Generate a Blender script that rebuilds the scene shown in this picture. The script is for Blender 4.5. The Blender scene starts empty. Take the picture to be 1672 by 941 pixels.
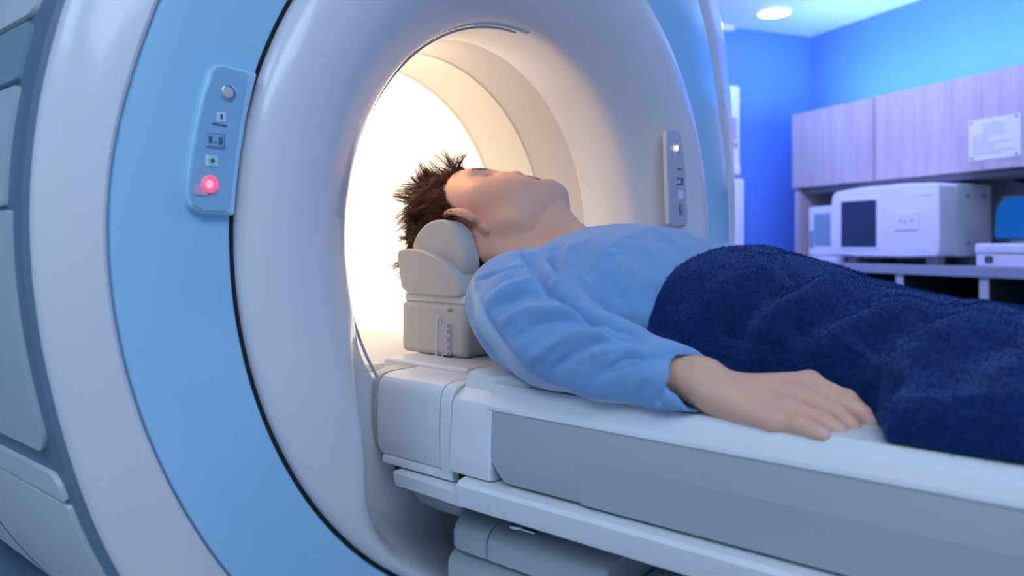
import bpy, bmesh, math, random
import numpy as np
from mathutils import Vector, Matrix

random.seed(7); RNG = np.random.default_rng(7)
ZA = 1.02                      # height of the bore axis above the floor; everything below is written relative to the axis
SC = bpy.context.scene
COL = SC.collection
# ------------------------------------------------------------------ camera model (1672 x 941)
FPX = 1280.655; YAW = 0.855838; SHY = -69.647
CAM = np.array([-0.76536, -0.60963, -0.00835])
FW = np.array([math.sin(YAW), math.cos(YAW), 0.0]); RT = np.array([math.cos(YAW), -math.sin(YAW), 0.0]); UP = np.array([0, 0, 1.0])
def ray(u, v): return FW + RT*(u-836)/FPX - UP*(v-470.5-SHY)/FPX
def P(u, v, ax, val):
    d = ray(u, v); return CAM + d*((val-CAM[ax])/d[ax])
CORNER = CAM + ray(1323, 400.9)*5.2; CORNER[2] = 0
E1 = -ray(330, 400.9); E1[2] = 0; E1 /= np.linalg.norm(E1)
E2 = np.array([E1[1], -E1[0], 0.0])
if (CAM-CORNER) @ E2 < 0: E2 = -E2
def RM(s, c, z): return CORNER + E1*s + E2*c + UP*z
def room_hit(u, v, c):
    d = ray(u, v); o = CAM-CORNER; p = o + d*((c-o@E2)/(d@E2)); return p@E1, p[2]

# ------------------------------------------------------------------ materials
def mat(name, color, rough=0.4, metal=0.0, noise=None, bump=0.0, bump_scale=200.0, coat=0.0, spec=0.5, emis=None, estr=0.0,
        sheen=0.0, sss=0.0, trans=0.0, alpha=1.0, attr=None, ior=1.45, coat_rough=0.05):
    m = bpy.data.materials.new(name); m.use_nodes = True
    nt = m.node_tree; b = nt.nodes['Principled BSDF']
    b.inputs['Base Color'].default_value = (*color, 1)
    b.inputs['Roughness'].default_value = rough; b.inputs['Metallic'].default_value = metal
    b.inputs['Coat Weight'].default_value = coat; b.inputs['Coat Roughness'].default_value = coat_rough
    b.inputs['Specular IOR Level'].default_value = spec; b.inputs['IOR'].default_value = ior
    if sheen: b.inputs['Sheen Weight'].default_value = sheen; b.inputs['Sheen Roughness'].default_value = 0.5
    if sss:
        b.inputs['Subsurface Weight'].default_value = sss; b.inputs['Subsurface Radius'].default_value = (1, .35, .2); b.inputs['Subsurface Scale'].default_value = 0.006
    if trans: b.inputs['Transmission Weight'].default_value = trans
    if alpha < 1: b.inputs['Alpha'].default_value = alpha
    if emis: b.inputs['Emission Color'].default_value = (*emis, 1); b.inputs['Emission Strength'].default_value = estr
    tc = nt.nodes.new('ShaderNodeTexCoord')
    src = None
    if attr:
        a = nt.nodes.new('ShaderNodeAttribute'); a.attribute_name = attr; src = a.outputs['Color']
    if noise:                                         # (amount, scale)
        n = nt.nodes.new('ShaderNodeTexNoise'); n.inputs['Scale'].default_value = noise[1]; n.inputs['Detail'].default_value = 4
        nt.links.new(tc.outputs['Object'], n.inputs['Vector'])
        mx = nt.nodes.new('ShaderNodeMix'); mx.data_type = 'RGBA'; mx.blend_type = 'MULTIPLY'
        mx.inputs['Factor'].default_value = 1.0
        cr = nt.nodes.new('ShaderNodeValToRGB')
        lo = 1-noise[0]; cr.color_ramp.elements[0].color = (lo, lo, lo, 1); cr.color_ramp.elements[0].position = .3
        cr.color_ramp.elements[1].color = (1, 1, 1, 1); cr.color_ramp.elements[1].position = .7
        nt.links.new(n.outputs['Fac'], cr.inputs['Fac'])
        if src: nt.links.new(src, mx.inputs[6])
        else: mx.inputs[6].default_value = (*color, 1)
        nt.links.new(cr.outputs['Color'], mx.inputs[7]); src = mx.outputs[2]
    if src: nt.links.new(src, b.inputs['Base Color'])
    if bump:
        n = nt.nodes.new('ShaderNodeTexNoise'); n.inputs['Scale'].default_value = bump_scale; n.inputs['Detail'].default_value = 3
        nt.links.new(tc.outputs['Object'], n.inputs['Vector'])
        bp = nt.nodes.new('ShaderNodeBump'); bp.inputs['Strength'].default_value = bump; bp.inputs['Distance'].default_value = 0.002
        nt.links.new(n.outputs['Fac'], bp.inputs['Height']); nt.links.new(bp.outputs['Normal'], b.inputs['Normal'])
    return m

M = {}
M['white'] = mat('gloss_white_shell', (.76, .77, .81), .25, coat=.35, noise=(.03, 3))
M['white_satin'] = mat('satin_white_plastic', (.78, .79, .82), .38, noise=(.03, 6), bump=.02, bump_scale=900)
M['blue'] = mat('gloss_light_blue_panel', (.38, .68, .93), .22, coat=.45, noise=(.03, 4))
M['grey_blue'] = mat('slate_grey_frame', (.125, .21, .30), .45, noise=(.05, 8))
M['teal_grey'] = mat('teal_grey_panel', (.25, .38, .45), .4, noise=(.04, 5))
M['pale_teal'] = mat('pale_teal_panel', (.50, .61, .66), .35, noise=(.04, 5))
M['pale_panel'] = mat('pale_white_panel', (.66, .73, .77), .35, noise=(.04, 5))
M['dark'] = mat('dark_gap_rubber', (.012, .014, .018), .6, noise=(.2, 40))
M['grey_side'] = mat('warm_grey_side_panel', (.44, .47, .50), .42, noise=(.03, 6), bump=.015, bump_scale=900)
M['grey_light'] = mat('light_grey_plastic', (.56, .57, .60), .4, noise=(.03, 8), bump=.02, bump_scale=700)
M['coil_grey'] = mat('coil_warm_grey_plastic', (.50, .49, .48), .42, noise=(.04, 14), bump=.03, bump_scale=600)
M['coil_light'] = mat('coil_light_plastic', (.66, .67, .70), .34, noise=(.03, 10), coat=.2)
M['under'] = mat('underside_grey', (.34, .36, .38), .5, noise=(.04, 8))
M['base_grey'] = mat('pedestal_grey', (.46, .50, .52), .42, noise=(.04, 8))
M['chrome'] = mat('brushed_chrome', (.75, .78, .82), .22, metal=1.0, noise=(.05, 60))
M['panel_blue'] = mat('pale_blue_control_face', (.30, .56, .76), .25, coat=.5, noise=(.02, 20))
M['panel_edge'] = mat('clear_blue_edge', (.45, .72, .92), .15, coat=.6, noise=(.02, 20))
M['panel_grey'] = mat('grey_blue_control_face', (.50, .55, .64), .3, coat=.3, noise=(.02, 20))
M['icon'] = mat('icon_ink', (.06, .15, .26), .5, noise=(.05, 60))
M['icon_white'] = mat('icon_white', (.75, .85, .95), .5, noise=(.03, 60))
M['red_lamp'] = mat('lit_red_lamp', (.9, .1, .2), .3, emis=(1, .09, .19), estr=.95, noise=(.02, 40))
M['red_core'] = mat('lit_red_lamp_core', (.9, .3, .4), .3, emis=(1, .36, .48), estr=.95, noise=(.02, 40))
M['pink_reflection'] = mat('pink_reflection', (.75, .48, .66), .4, noise=(.02, 40))
M['green_key'] = mat('green_key', (.45, .80, .72), .4, noise=(.02, 40))
M['green_ink'] = mat('green_ink', (.02, .30, .22), .4, noise=(.02, 40))
M['amber_led'] = mat('amber_led', (.9, .8, .6), .3, emis=(1, .78, .45), estr=2.5, noise=(.02, 40))
M['bore_tube'] = mat('bore_tube_liner', (.60, .58, .58), .42, noise=(.02, 4))
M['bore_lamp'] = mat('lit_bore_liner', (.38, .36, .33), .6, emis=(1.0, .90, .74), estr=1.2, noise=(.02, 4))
M['bore_ring'] = mat('cream_painted_glow', (.85, .80, .72), .4, emis=(1.0, .74, .46), estr=.03, noise=(.02, 4))  # cream tone and faint glow imitate the lit stretch of the bore
M['wall_blue'] = mat('blue_wall_paint', (.115, .27, .76), .6, noise=(.05, 2), bump=.03, bump_scale=120)
M['wall_white'] = mat('white_wall_paint', (.72, .75, .80), .6, noise=(.04, 2), bump=.03, bump_scale=120)
M['ceil'] = mat('white_ceiling_paint', (.80, .83, .86), .7, noise=(.03, 2), bump=.03, bump_scale=120)
M['floor'] = mat('grey_vinyl_floor', (.58, .60, .62), .4, noise=(.08, 30))
M['counter'] = mat('pale_counter_laminate', (.36, .37, .42), .35, noise=(.05, 20))
M['shelf_side'] = mat('pale_shelf_board', (.55, .54, .55), .5, noise=(.06, 20))
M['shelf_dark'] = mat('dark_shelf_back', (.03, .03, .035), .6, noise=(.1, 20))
M['device_white'] = mat('white_device_casing', (.80, .82, .86), .4, noise=(.03, 12))
M['device_side'] = mat('grey_device_side', (.74, .77, .80), .4, noise=(.03, 12))
M['screen'] = mat('dark_grey_screen', (.045, .055, .085), .2, noise=(.1, 6))
M['screen_blue'] = mat('lit_blue_screen', (.01, .11, .24), .3, emis=(.0, .16, .50), estr=.24, noise=(.05, 5))
M['paper'] = mat('white_paper', (.80, .82, .86), .7, noise=(.03, 40))
M['ink'] = mat('grey_ink', (.30, .33, .44), .7, noise=(.2, 80))
M['lamp_on'] = mat('lit_downlight_lens', (1, 1, 1), .5, emis=(.92, .96, 1), estr=6.0, noise=(.01, 20))
M['led_blue'] = mat('lit_blue_led_strip', (.2, .4, 1), .5, emis=(.34, .66, 1), estr=48.0, noise=(.01, 20))
M['cable'] = mat('dark_cable', (.05, .06, .08), .5, noise=(.1, 60))

def wood_mat():
    m = bpy.data.materials.new('pale_oak_veneer'); m.use_nodes = True; nt = m.node_tree; b = nt.nodes['Principled BSDF']
    b.inputs['Roughness'].default_value = .5
    tc = nt.nodes.new('ShaderNodeTexCoord'); mp = nt.nodes.new('ShaderNodeMapping'); n = nt.nodes.new('ShaderNodeTexNoise')
    mp.inputs['Rotation'].default_value = (0, 0, -math.atan2(E1[1], E1[0])); mp.inputs['Scale'].default_value = (14, 14, .8)
    n.inputs['Scale'].default_value = 2.2; n.inputs['Detail'].default_value = 5; n.inputs['Roughness'].default_value = .6
    cr = nt.nodes.new('ShaderNodeValToRGB'); cr.color_ramp.elements[0].position = .3; cr.color_ramp.elements[1].position = .7
    cr.color_ramp.elements[0].color = (.47, .39, .37, 1); cr.color_ramp.elements[1].color = (.60, .53, .51, 1)
    nt.links.new(tc.outputs['Object'], mp.inputs['Vector']); nt.links.new(mp.outputs['Vector'], n.inputs['Vector'])
    nt.links.new(n.outputs['Fac'], cr.inputs['Fac']); nt.links.new(cr.outputs['Color'], b.inputs['Base Color'])
    return m
M['wood'] = wood_mat()

# ------------------------------------------------------------------ object helpers
def tag(o, label=None, cat=None, group=None, kind=None):
    if label: o['label'] = label
    if cat: o['category'] = cat
    if group: o['group'] = group
    if kind: o['kind'] = kind
    return o
def thing(name, loc, label, cat, group=None):
    e = bpy.data.objects.new(name, None); COL.objects.link(e); e.empty_display_size = .1
    e.location = Vector(loc); return tag(e, label, cat, group)
def root_of(o):
    while o.parent: o = o.parent
    return o
def obj(name, bm, m, parent=None, bevel=0.0, segs=3, sharp=35, smooth=True, loc=None):
    """links a bmesh (axis coordinates) as one mesh object; children sit at their root's origin"""
    me = bpy.data.meshes.new(name)
    if not isinstance(bm, bmesh.types.BMesh):
        me = bm
    else:
        bmesh.ops.remove_doubles(bm, verts=bm.verts, dist=1e-6)
        if smooth is not None: bmesh.ops.recalc_face_normals(bm, faces=bm.faces)
        bm.to_mesh(me); bm.free()
    o = bpy.data.objects.new(name, me); COL.objects.link(o)
    org = Vector(loc) if loc is not None else Vector((0, 0, 0))
    if parent is not None:
        o.parent = parent; org = root_of(parent).location.copy()
    else:
        o.location = org
    me.transform(Matrix.Translation(-org))
    for p in me.polygons: p.use_smooth = bool(smooth)
    if bevel:
        md = o.modifiers.new('bevel', 'BEVEL'); md.width = bevel; md.segments = segs; md.limit_method = 'ANGLE'; md.angle_limit = math.radians(30)
        md.harden_normals = True
    if smooth and sharp: me.set_sharp_from_angle(angle=math.radians(sharp))
    if m is not None: me.materials.append(m)
    return o
def BM(): return bmesh.new()
def box(bm, lo, hi):
    x0, y0, z0 = lo; x1, y1, z1 = hi
    v = [bm.verts.new(c) for c in ((x0,y0,z0),(x1,y0,z0),(x1,y1,z0),(x0,y1,z0),(x0,y0,z1),(x1,y0,z1),(x1,y1,z1),(x0,y1,z1))]
    for f in ((0,3,2,1),(4,5,6,7),(0,1,5,4),(1,2,6,5),(2,3,7,6),(3,0,4,7)): bm.faces.new([v[i] for i in f])
    return bm
def rbox(bm, s0, s1, c0, c1, z0, z1):
    """box in room coordinates (along cabinet wall, out of it, up)"""
    v = [bm.verts.new(RM(s, c, z)) for z in (z0, z1) for s, c in ((s0,c0),(s1,c0),(s1,c1),(s0,c1))]
    for f in ((0,3,2,1),(4,5,6,7),(0,1,5,4),(1,2,6,5),(2,3,7,6),(3,0,4,7)): bm.faces.new([v[i] for i in f])
    return bm
def prism(bm, pts, vec):
    """polygon pts (3D) extruded by vec"""
    vec = Vector(vec); n = len(pts)
    a = [bm.verts.new(Vector(p)) for p in pts]; b = [bm.verts.new(Vector(p)+vec) for p in pts]
    bm.faces.new(a); bm.faces.new(b[::-1])
    for i in range(n): bm.faces.new((a[i], b[i], b[(i+1) % n], a[(i+1) % n]))
    return bm
def loft(bm, rings, closed=True, cap=True):
    R = [[bm.verts.new(Vector(p)) for p in r] for r in rings]; n = len(R[0])
    for a, b in zip(R, R[1:]):
        for i in range(n if closed else n-1):
            bm.faces.new((a[i], a[(i+1) % n], b[(i+1) % n], b[i]))
    if cap: bm.faces.new(R[0][::-1]); bm.faces.new(R[-1])
    return bm
def tube(bm, pts, r, n=8, cap=True):
    pts = [Vector(p) for p in pts]; rs = r if isinstance(r, (list, tuple)) else [r]*len(pts)
    rings = []; prev = None
    for i, p in enumerate(pts):
        t = (pts[min(i+1, len(pts)-1)]-pts[max(i-1, 0)]).normalized()
        a = prev if prev is not None else (Vector((0,0,1)) if abs(t.z) < .9 else Vector((1,0,0)))
        a = (a - t*a.dot(t)).normalized(); prev = a; b = t.cross(a)
        rings.append([p + (a*math.cos(k*2*math.pi/n) + b*math.sin(k*2*math.pi/n))*rs[i] for k in range(n)])
    return loft(bm, rings, True, cap)
def disc(bm, c, nrm, r, h, n=32):
    nrm = Vector(nrm).normalized(); c = Vector(c)
    a = nrm.orthogonal().normalized(); b = nrm.cross(a)
    pts = [c + (a*math.cos(k*2*math.pi/n) + b*math.sin(k*2*math.pi/n))*r for k in range(n)]
    return prism(bm, pts, nrm*h)
def smooth_poly(pts, it=2, closed=True):
    pts = [np.array(p, float) for p in pts]
    for _ in range(it):
        q = []; n = len(pts)
        for i in range(n if closed else n-1):
            a, b = pts[i], pts[(i+1) % n]; q += [a*.75+b*.25, a*.25+b*.75]
        pts = q if closed else [pts[0]]+q+[pts[-1]]
    return pts

# ------------------------------------------------------------------ MRI gantry
def periodic(tab, width=5.0):
    tab = sorted(((t % 360), r) for t, r in tab)
    t = np.array([a for a, _ in tab]); r = np.array([b for _, b in tab])
    tt = np.concatenate([t-360, t, t+360]); rr = np.concatenate([r, r, r])
    g = np.arange(0, 360, 1.0); v = np.interp(g, tt, rr)
    k = np.exp(-.5*(np.arange(-20, 21)/width)**2); k /= k.sum()
    v = np.convolve(np.concatenate([v[-20:], v, v[:20]]), k, 'valid')
    return lambda th: float(np.interp(th % 360, np.arange(0, 361), np.append(v, v[0])))
r_blue = periodic([(-145,.5085),(-157,.5105),(-168,.515),(180,.5185),(173,.5185),(166,.513),(158,.512),(130,.53),(90,.575),(60,.59),(43,.584),(34,.56),(22,.538),(-1,.533),(-30,.53),(-60,.53),(-90,.525),(-120,.515)])
r_white = periodic([(-151,.567),(-162,.558),(-170,.557),(-178,.5595),(174,.561),(161,.564),(130,.585),(90,.65),(60,.70),(38,.705),(26,.66),(10,.615),(-10,.60),(-60,.60),(-90,.60),(-125,.58)])
def cyl(r, th, y): t = math.radians(th); return (r*math.cos(t), y, r*math.sin(t))
NTH = 420
def revolve(bm, prof, t0=0, t1=360, n=NTH):
    """prof: list of functions/numbers (r(th) or r, y) swept around the bore axis"""
    full = (t1-t0) >= 360; cols = []
    for i in range(n if full else n+1):
        th = t0 + (t1-t0)*i/n
        cols.append([bm.verts.new(cyl(r(th) if callable(r) else r, th, y)) for r, y in prof])
    for i in range(n if full else n):
        a, b = cols[i], cols[(i+1) % len(cols)]
        for j in range(len(prof)-1): bm.faces.new((a[j], b[j], b[j+1], a[j+1]))
    return bm
gantry = thing('mri_gantry', (0, .7, -ZA), 'large round white and light blue scanner housing with a glowing bore the patient lies in', 'scanner')
# flare: smooth convex lip from the outer seam to the bore
ctrl = [(.4175, .014), (.4195, .004), (.418, -.006), (.410, -.014), (.392, -.021), (.365, -.0225), (.335, -.012), (.305, .010), (.283, .030), (.2722, .044), (.2692, .062), (.2670, .09), (.2655, .13)]
prof = [tuple(p) for p in smooth_poly(ctrl, 2, closed=False)]
obj('bore_flare', revolve(BM(), prof), M['white'], gantry, sharp=60)
obj('flare_seam_gasket', revolve(BM(), [(.4165, .012), (.4165, .003), (.4222, .003), (.4222, .012)]), M['dark'], gantry, sharp=30)
# blue ring
b_ = BM(); revolve(b_, [(.4225, .012), (.4225, .0035), (.4245, .001), (lambda t: .4245+.5*(r_blue(t)-.4245), .0015), (lambda t: r_blue(t)-.008, .007), (lambda t: r_blue(t)-.0015, .0095), (r_blue, .016)])
obj('front_ring_panel', b_, M['blue'], gantry, sharp=50)
b_ = BM(); revolve(b_, [(lambda t: r_blue(t)+.0008, .016), (lambda t: r_blue(t)+.0008, .0105), (lambda t: r_blue(t)+.004, .0085), (lambda t: r_blue(t)+.35*(r_white(t)-r_blue(t)), .0135), (lambda t: r_blue(t)+.75*(r_white(t)-r_blue(t)), .0255), (lambda t: r_white(t)-.003, .0365), (r_white, .042), (lambda t: r_white(t)-.001, .05)])
obj('outer_ring_cover', b_, M['white'], gantry, sharp=50)
R_SIDE = lambda t: r_white(t)+.004
b_ = BM(); revolve(b_, [(lambda t: r_white(t)-.002, .046), (R_SIDE, .049), (R_SIDE, .40), (R_SIDE, 1.38), (lambda t: r_white(t)-.05, 1.42), (.29, 1.42)])
obj('side_frame', b_, M['grey_blue'], gantry, sharp=40)
def side_panel(name, m, t0, t1, y0, y1, rad=(.02, .02, .02, .02), lift=.004, parent=gantry):
    """panel wrapped on the gantry side; rad: corner radii at (t0,y0),(t1,y0),(t1,y1),(t0,y1); angle measured in metres for rounding"""
    k = math.radians(1)*.565; a0, a1 = t0*k, t1*k
    def corner(cx, cy, sx, sy, r):
        out = []
        for i in range(7):
            a = math.pi/2*i/6
            out.append((cx - sx*r + sx*r*math.sin(a), cy - sy*r + sy*r*math.cos(a)))
        return out
    poly = corner(a1, y0, 1, -1, rad[1])[:] ; poly2 = corner(a1, y1, 1, 1, rad[2])[::-1]
    poly3 = corner(a0, y1, -1, 1, rad[3]); poly4 = corner(a0, y0, -1, -1, rad[0])[::-1]
    ring = poly + poly2 + poly3 + poly4
    bm = BM()
    NY, NT = 3, max(6, int((t1-t0)/1.2))
    # grid clipped by rounded corners: rows across the angle, each row spans [ya(a), yb(a)]
    def yrange(a):
        ya, yb = y0, y1
        for (ca, r, low, side) in ((a0, rad[0], True, 0), (a1, rad[1], True, 1), (a0, rad[3], False, 0), (a1, rad[2], False, 1)):
            d = (a-ca) if side == 0 else (ca-a)
            if d < r:
                off = r - math.sqrt(max(0, r*r-(r-d)**2))
                if low: ya = max(ya, y0+off)
                else: yb = min(yb, y1-off)
        return ya, yb
    S = sorted(set([a0+(a1-a0)*i/NT for i in range(NT+1)] + [a0+rad[0]*(1-math.cos(q*math.pi/12)) for q in range(7)] + [a1-rad[1]*(1-math.cos(q*math.pi/12)) for q in range(7)]))
    rows = []
    for a in S:
        ya, yb = yrange(a); th = a/k
        rows.append(([bm.verts.new(cyl(R_SIDE(th)+lift, th, ya+(yb-ya)*j/NY)) for j in range(NY+1)],
                     [bm.verts.new(cyl(R_SIDE(th)-.002, th, ya+(yb-ya)*j/NY)) for j in range(NY+1)]))
    for (A, A2), (B, B2) in zip(rows, rows[1:]):
        for j in range(NY): bm.faces.new((A[j], B[j], B[j+1], A[j+1]))
        bm.faces.new((A[0], A2[0], B2[0], B[0])); bm.faces.new((A[NY], B[NY], B2[NY], A2[NY]))
    for A, A2 in (rows[0], rows[-1]):
        for j in range(NY): bm.faces.new((A[j], A[j+1], A2[j+1], A2[j]))
    return obj(name, bm, m, parent, bevel=.0015, segs=2, sharp=40)
side_panel('side_panel', M['pale_panel'], 135, 161.9, .088, 1.3, (.01,.012,.01,.01))
side_panel('side_panel', M['teal_grey'], 162.6, 167.7, .084, 1.3, (.012,.003,.01,.01))
p2 = side_panel('side_panel', M['pale_teal'], 168.25, 177.75, .079, 1.3, (.003,.003,.01,.01))
obj('recessed_grip', revolve(BM(), [(lambda t: R_SIDE(t)+.0035, .104), (lambda t: R_SIDE(t)+.0052, .106), (lambda t: R_SIDE(t)+.0052, .30), (lambda t: R_SIDE(t)+.0035, .302)], 171, 174.5, 6), M['grey_blue'], p2)
side_panel('side_panel', M['pale_teal'], 178.15, 197.7, .067, 1.3, (.003,.022,.02,.01))
side_panel('side_panel', M['pale_panel'], 199.6, 201.9, .066, 1.3, (.014,.002,.01,.01))
p5 = side_panel('side_panel', M['pale_panel'], 202.35, 236, .064, 1.3, (.002,.012,.02,.01))
b_ = BM()
revolve(b_, [(lambda t: R_SIDE(t)+.0036, .36), (lambda t: R_SIDE(t)+.0046, .361), (lambda t: R_SIDE(t)+.0046, .366), (lambda t: R_SIDE(t)+.0036, .367)], 203, 236, 24)
obj('panel_groove', b_, M['grey_blue'], p5)
b_ = BM()
box(b_, (-.42, .10, -ZA), (.42, 1.38, -.45))
obj('base_plinth', b_, M['grey_blue'], gantry, bevel=.02)
# bore
obj('bore_tube', revolve(BM(), [(.2657, .128), (.2645, .17), (.2640, .214)]), M['bore_tube'], gantry, sharp=40)
obj('painted_glow_ring', revolve(BM(), [(.2640, .214), (.2618, .2155), (.2612, .219), (.2612, .312), (.2600, .313), (.2600, .319), (.2622, .320)]), M['bore_ring'], gantry, sharp=40)
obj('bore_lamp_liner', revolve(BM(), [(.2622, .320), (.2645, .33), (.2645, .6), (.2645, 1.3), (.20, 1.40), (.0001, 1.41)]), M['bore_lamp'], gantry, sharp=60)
# lip strip and the slot at the top of the bore
b_ = BM(); tube(b_, [cyl(.2680, t, .0545) for t in np.linspace(88, 215, 90)], [.0004]+[.0016]*88+[.0006], 8)
obj('bore_lip_strip', b_, M['grey_side'], gantry)
b_ = BM()
ring = []
for t in np.linspace(84.5, 116, 40):
    s = min(1, (t-84.5)/1.0, (116-t)/14); s = max(.12, s)
    c = np.array(cyl(1, t, 0)); 
    rr = .2716; y = .0475
    ring.append([c*(rr-.0004*s)+np.array([0, y+.004*s, 0]), c*(rr+.0030*s)+np.array([0, y-.0015*s, 0]), c*(rr+.0036*s)+np.array([0, y-.004*s, 0]), c*(rr+.0012*s)+np.array([0, y-.0022*s, 0])])
loft(b_, ring, True, True)
slot = obj('light_slot', b_, M['grey_blue'], gantry)
b_ = BM(); tube(b_, [cyl(.2704, t, .050) for t in np.linspace(85, 106, 30)], [.0016]*29+[.0006], 8)
obj('slot_lens', b_, M['icon_white'], slot)

# control panel on the blue ring (left)
def flat(pts, y): return [P(u, v, 1, y) for u, v in pts]
def tilt(pts, y): return [P(u, v, 1, y + (u-1089)*.00036) for u, v in pts]
cp_out = [(346,112),(352,106),(364,104),(421,119),(404,190),(394,250),(387,310),(384,352),(330,348),(313,338),(306,318),(307,290),(313,245),(322,195),(333,150)]
cpanel = BM(); prism(cpanel, [p for p in flat(cp_out, -.0075)], (0, .013, 0))
cpanel = obj('control_panel', cpanel, M['panel_edge'], gantry, bevel=.0025, segs=4)
fpts = [(349,114),(355,109),(366,108),(398,117),(405,123),(404,131),(386,235),(379,300),(376,330),(372,346),(332,344),(317,335),(310,318),(311,290),(317,245),(326,195),(336,152)]
b_ = BM(); prism(b_, flat(fpts, -.0095), (0, .004, 0)); obj('face_plate', b_, M['panel_blue'], cpanel, bevel=.0008, segs=2)
b_ = BM(); disc(b_, P(372,151,1,-.0093), (0,-1,0), .0064, .0025); obj('knob', b_, M['chrome'], cpanel, bevel=.001)
b_ = BM(); disc(b_, P(372,151,1,-.0118), (0,-1,0), .0047, .0012); obj('knob_cap', b_, M['grey_light'], cpanel, bevel=.0006)
def panel_quad(name, u0, v0, u1, v1, m, y=-.0095, h=.0012, bev=.0004, par=None, skew=0):
    b = BM(); prism(b, flat([(u0,v0),(u1,v0+skew),(u1,v1+skew),(u0,v1)], y-h), (0, h, 0)); return obj(name, b, m, par or cpanel, bevel=bev, segs=2)
panel_quad('display_key', 337, 216, 368, 240, M['chrome'], skew=3)
panel_quad('display_face', 339, 218, 366, 238, M['panel_blue'], y=-.0105, skew=3)
panel_quad('key_mark', 341, 222, 347, 233, M['icon'], y=-.0119, h=.0004, bev=0)
panel_quad('key_mark', 358, 224, 364, 237, M['icon'], y=-.0119, h=.0004, bev=0)
panel_quad('key_mark', 351, 231, 354, 234, M['icon'], y=-.0119, h=.0004, bev=0)
panel_quad('symbol_plate', 354, 183, 368, 198, M['icon_white'], h=.0005, bev=0, skew=1)
panel_quad('symbol_mark', 360, 186, 364, 195, M['icon'], y=-.010, h=.0004, bev=0)
panel_quad('caption_line', 347, 200, 371, 203, M['icon'], h=.0004, bev=0, skew=5)
panel_quad('green_button', 336, 253, 356, 271, M['icon_white'], bev=.0005, skew=2)
b_ = BM(); disc(b_, P(346.5,262,1,-.0107), (0,-1,0), .0042, .0008); obj('green_button_disc', b_, M['green_key'], cpanel)
panel_quad('plus_sign', 343.5, 261, 351, 264, M['green_ink'], y=-.0115, h=.0004, bev=0)
panel_quad('plus_sign', 346, 258.5, 349, 267, M['green_ink'], y=-.0115, h=.0004, bev=0)
panel_quad('pink_reflection', 318, 301, 340, 318, M['pink_reflection'], skew=2)  # painted pink reflection beside the red lamp
b_ = BM(); disc(b_, P(341.5,301,1,-.0093), (0,-1,0), .0070, .0035); rl = obj('red_lamp', b_, M['red_lamp'], cpanel, bevel=.002, segs=4)
b_ = BM(); disc(b_, P(341.5,301,1,-.0128), (0,-1,0), .0034, .0008); obj('red_lamp_core', b_, M['red_core'], rl, bevel=.0004)

# control panel on the flare (right)
rp = [(1089,213),(1093,210),(1110,214),(1116,219),(1119,260),(1122,310),(1126,360),(1122,368),(1098,369),(1094,366),(1091,290)]
b_ = BM(); prism(b_, tilt(rp, -.0252), (0, .008, 0)); cp2 = obj('control_panel', b_, M['panel_grey'], gantry, bevel=.0022, segs=4)
cp2['label'] = 'grey slim control panel on the white flare'
b_ = BM(); prism(b_, tilt([(1098,222),(1112,225),(1118,262),(1122,352),(1103,353),(1099,290)], -.0262), (0, .002, 0)); obj('face_plate', b_, M['panel_grey'], cp2, bevel=.0005)
b_ = BM(); disc(b_, P(1107,241,1,-.0200), (.34,-.94,0), .0075, .003); obj('knob', b_, M['chrome'], cp2, bevel=.001)
b_ = BM(); disc(b_, P(1105,242,1,-.0230), (.34,-.94,0), .0042, .001); obj('lit_led', b_, M['amber_led'], cp2)
for (u0,v0,u1,v1,m,nm) in ((1106,275,1113,278,'icon','caption_line'),(1105,290,1116,293,'icon','key_mark'),(1112,290,1116,303,'icon','key_mark'),(1105,300,1115,303,'icon','key_mark'),(1107,311,1116,324,'icon_white','symbol_plate')):
    b_ = BM(); prism(b_, tilt([(u0,v0),(u1,v0),(u1,v1),(u0,v1)], -.0266), (0, .0006, 0)); obj(nm, b_, M[m], cp2)
b_ = BM(); disc(b_, P(1112,341,1,-.0180), (.34,-.94,0), .0085, .002); obj('dark_button', b_, M['under'], cp2, bevel=.0005)
# recess in the flare where the table docks
def sstep(a, b, x):
    t = max(0., min(1., (x-a)/(b-a))); return t*t*(3-2*t)
fl = [o for o in gantry.children if o.name.startswith('bore_flare')][0]
_oy = gantry.location
for v in fl.data.vertices:
    x, y, z = v.co.x+_oy.x, v.co.y+_oy.y, v.co.z+_oy.z
    r = math.hypot(x, z)
    w = sstep(.305, .238, abs(x))*sstep(-.06, -.16, z)*sstep(.4165, .365, r)
    v.co.y += w*(max(y, .062)-y)
fl.data.update()

# ------------------------------------------------------------------ patient table
table = thing('patient_table', (0, -.8, -ZA), 'white and grey motorised scanner table the patient lies on', 'table')
def sect(y, w, prof): return [(-w+dx, y, z) for dx, z in prof] + [(w-dx, y, z) for dx, z in prof[::-1]]
def sweep(name, m, prof, stations, parent=table, bevel=0, sharp=30):
    """prof: near-side outline (dx inward from the side, z) top to bottom; stations: (y, half width, z shift top)"""
    bm = BM(); loft(bm, [sect(y, w, prof) for y, w in stations], True, True)
    return obj(name, bm, m, parent, bevel=bevel, sharp=sharp)
YE = -1.75
top_prof = [(.040, -.1425), (.026, -.1405), (.0165, -.141), (.0125, -.1435), (.0105, -.149), (.008, -.1525), (.0035, -.155), (.001, -.1575), (0, -.161), (-.0005, -.166), (-.0025, -.200), (-.0035, -.2205), (-.0015, -.2245), (.004, -.2255)]
t_top = sweep('table_top', M['grey_side'], top_prof, [(-.110, .2285), (-.116, .2295), (-.5, .2295), (YE, .2295)])
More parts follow.
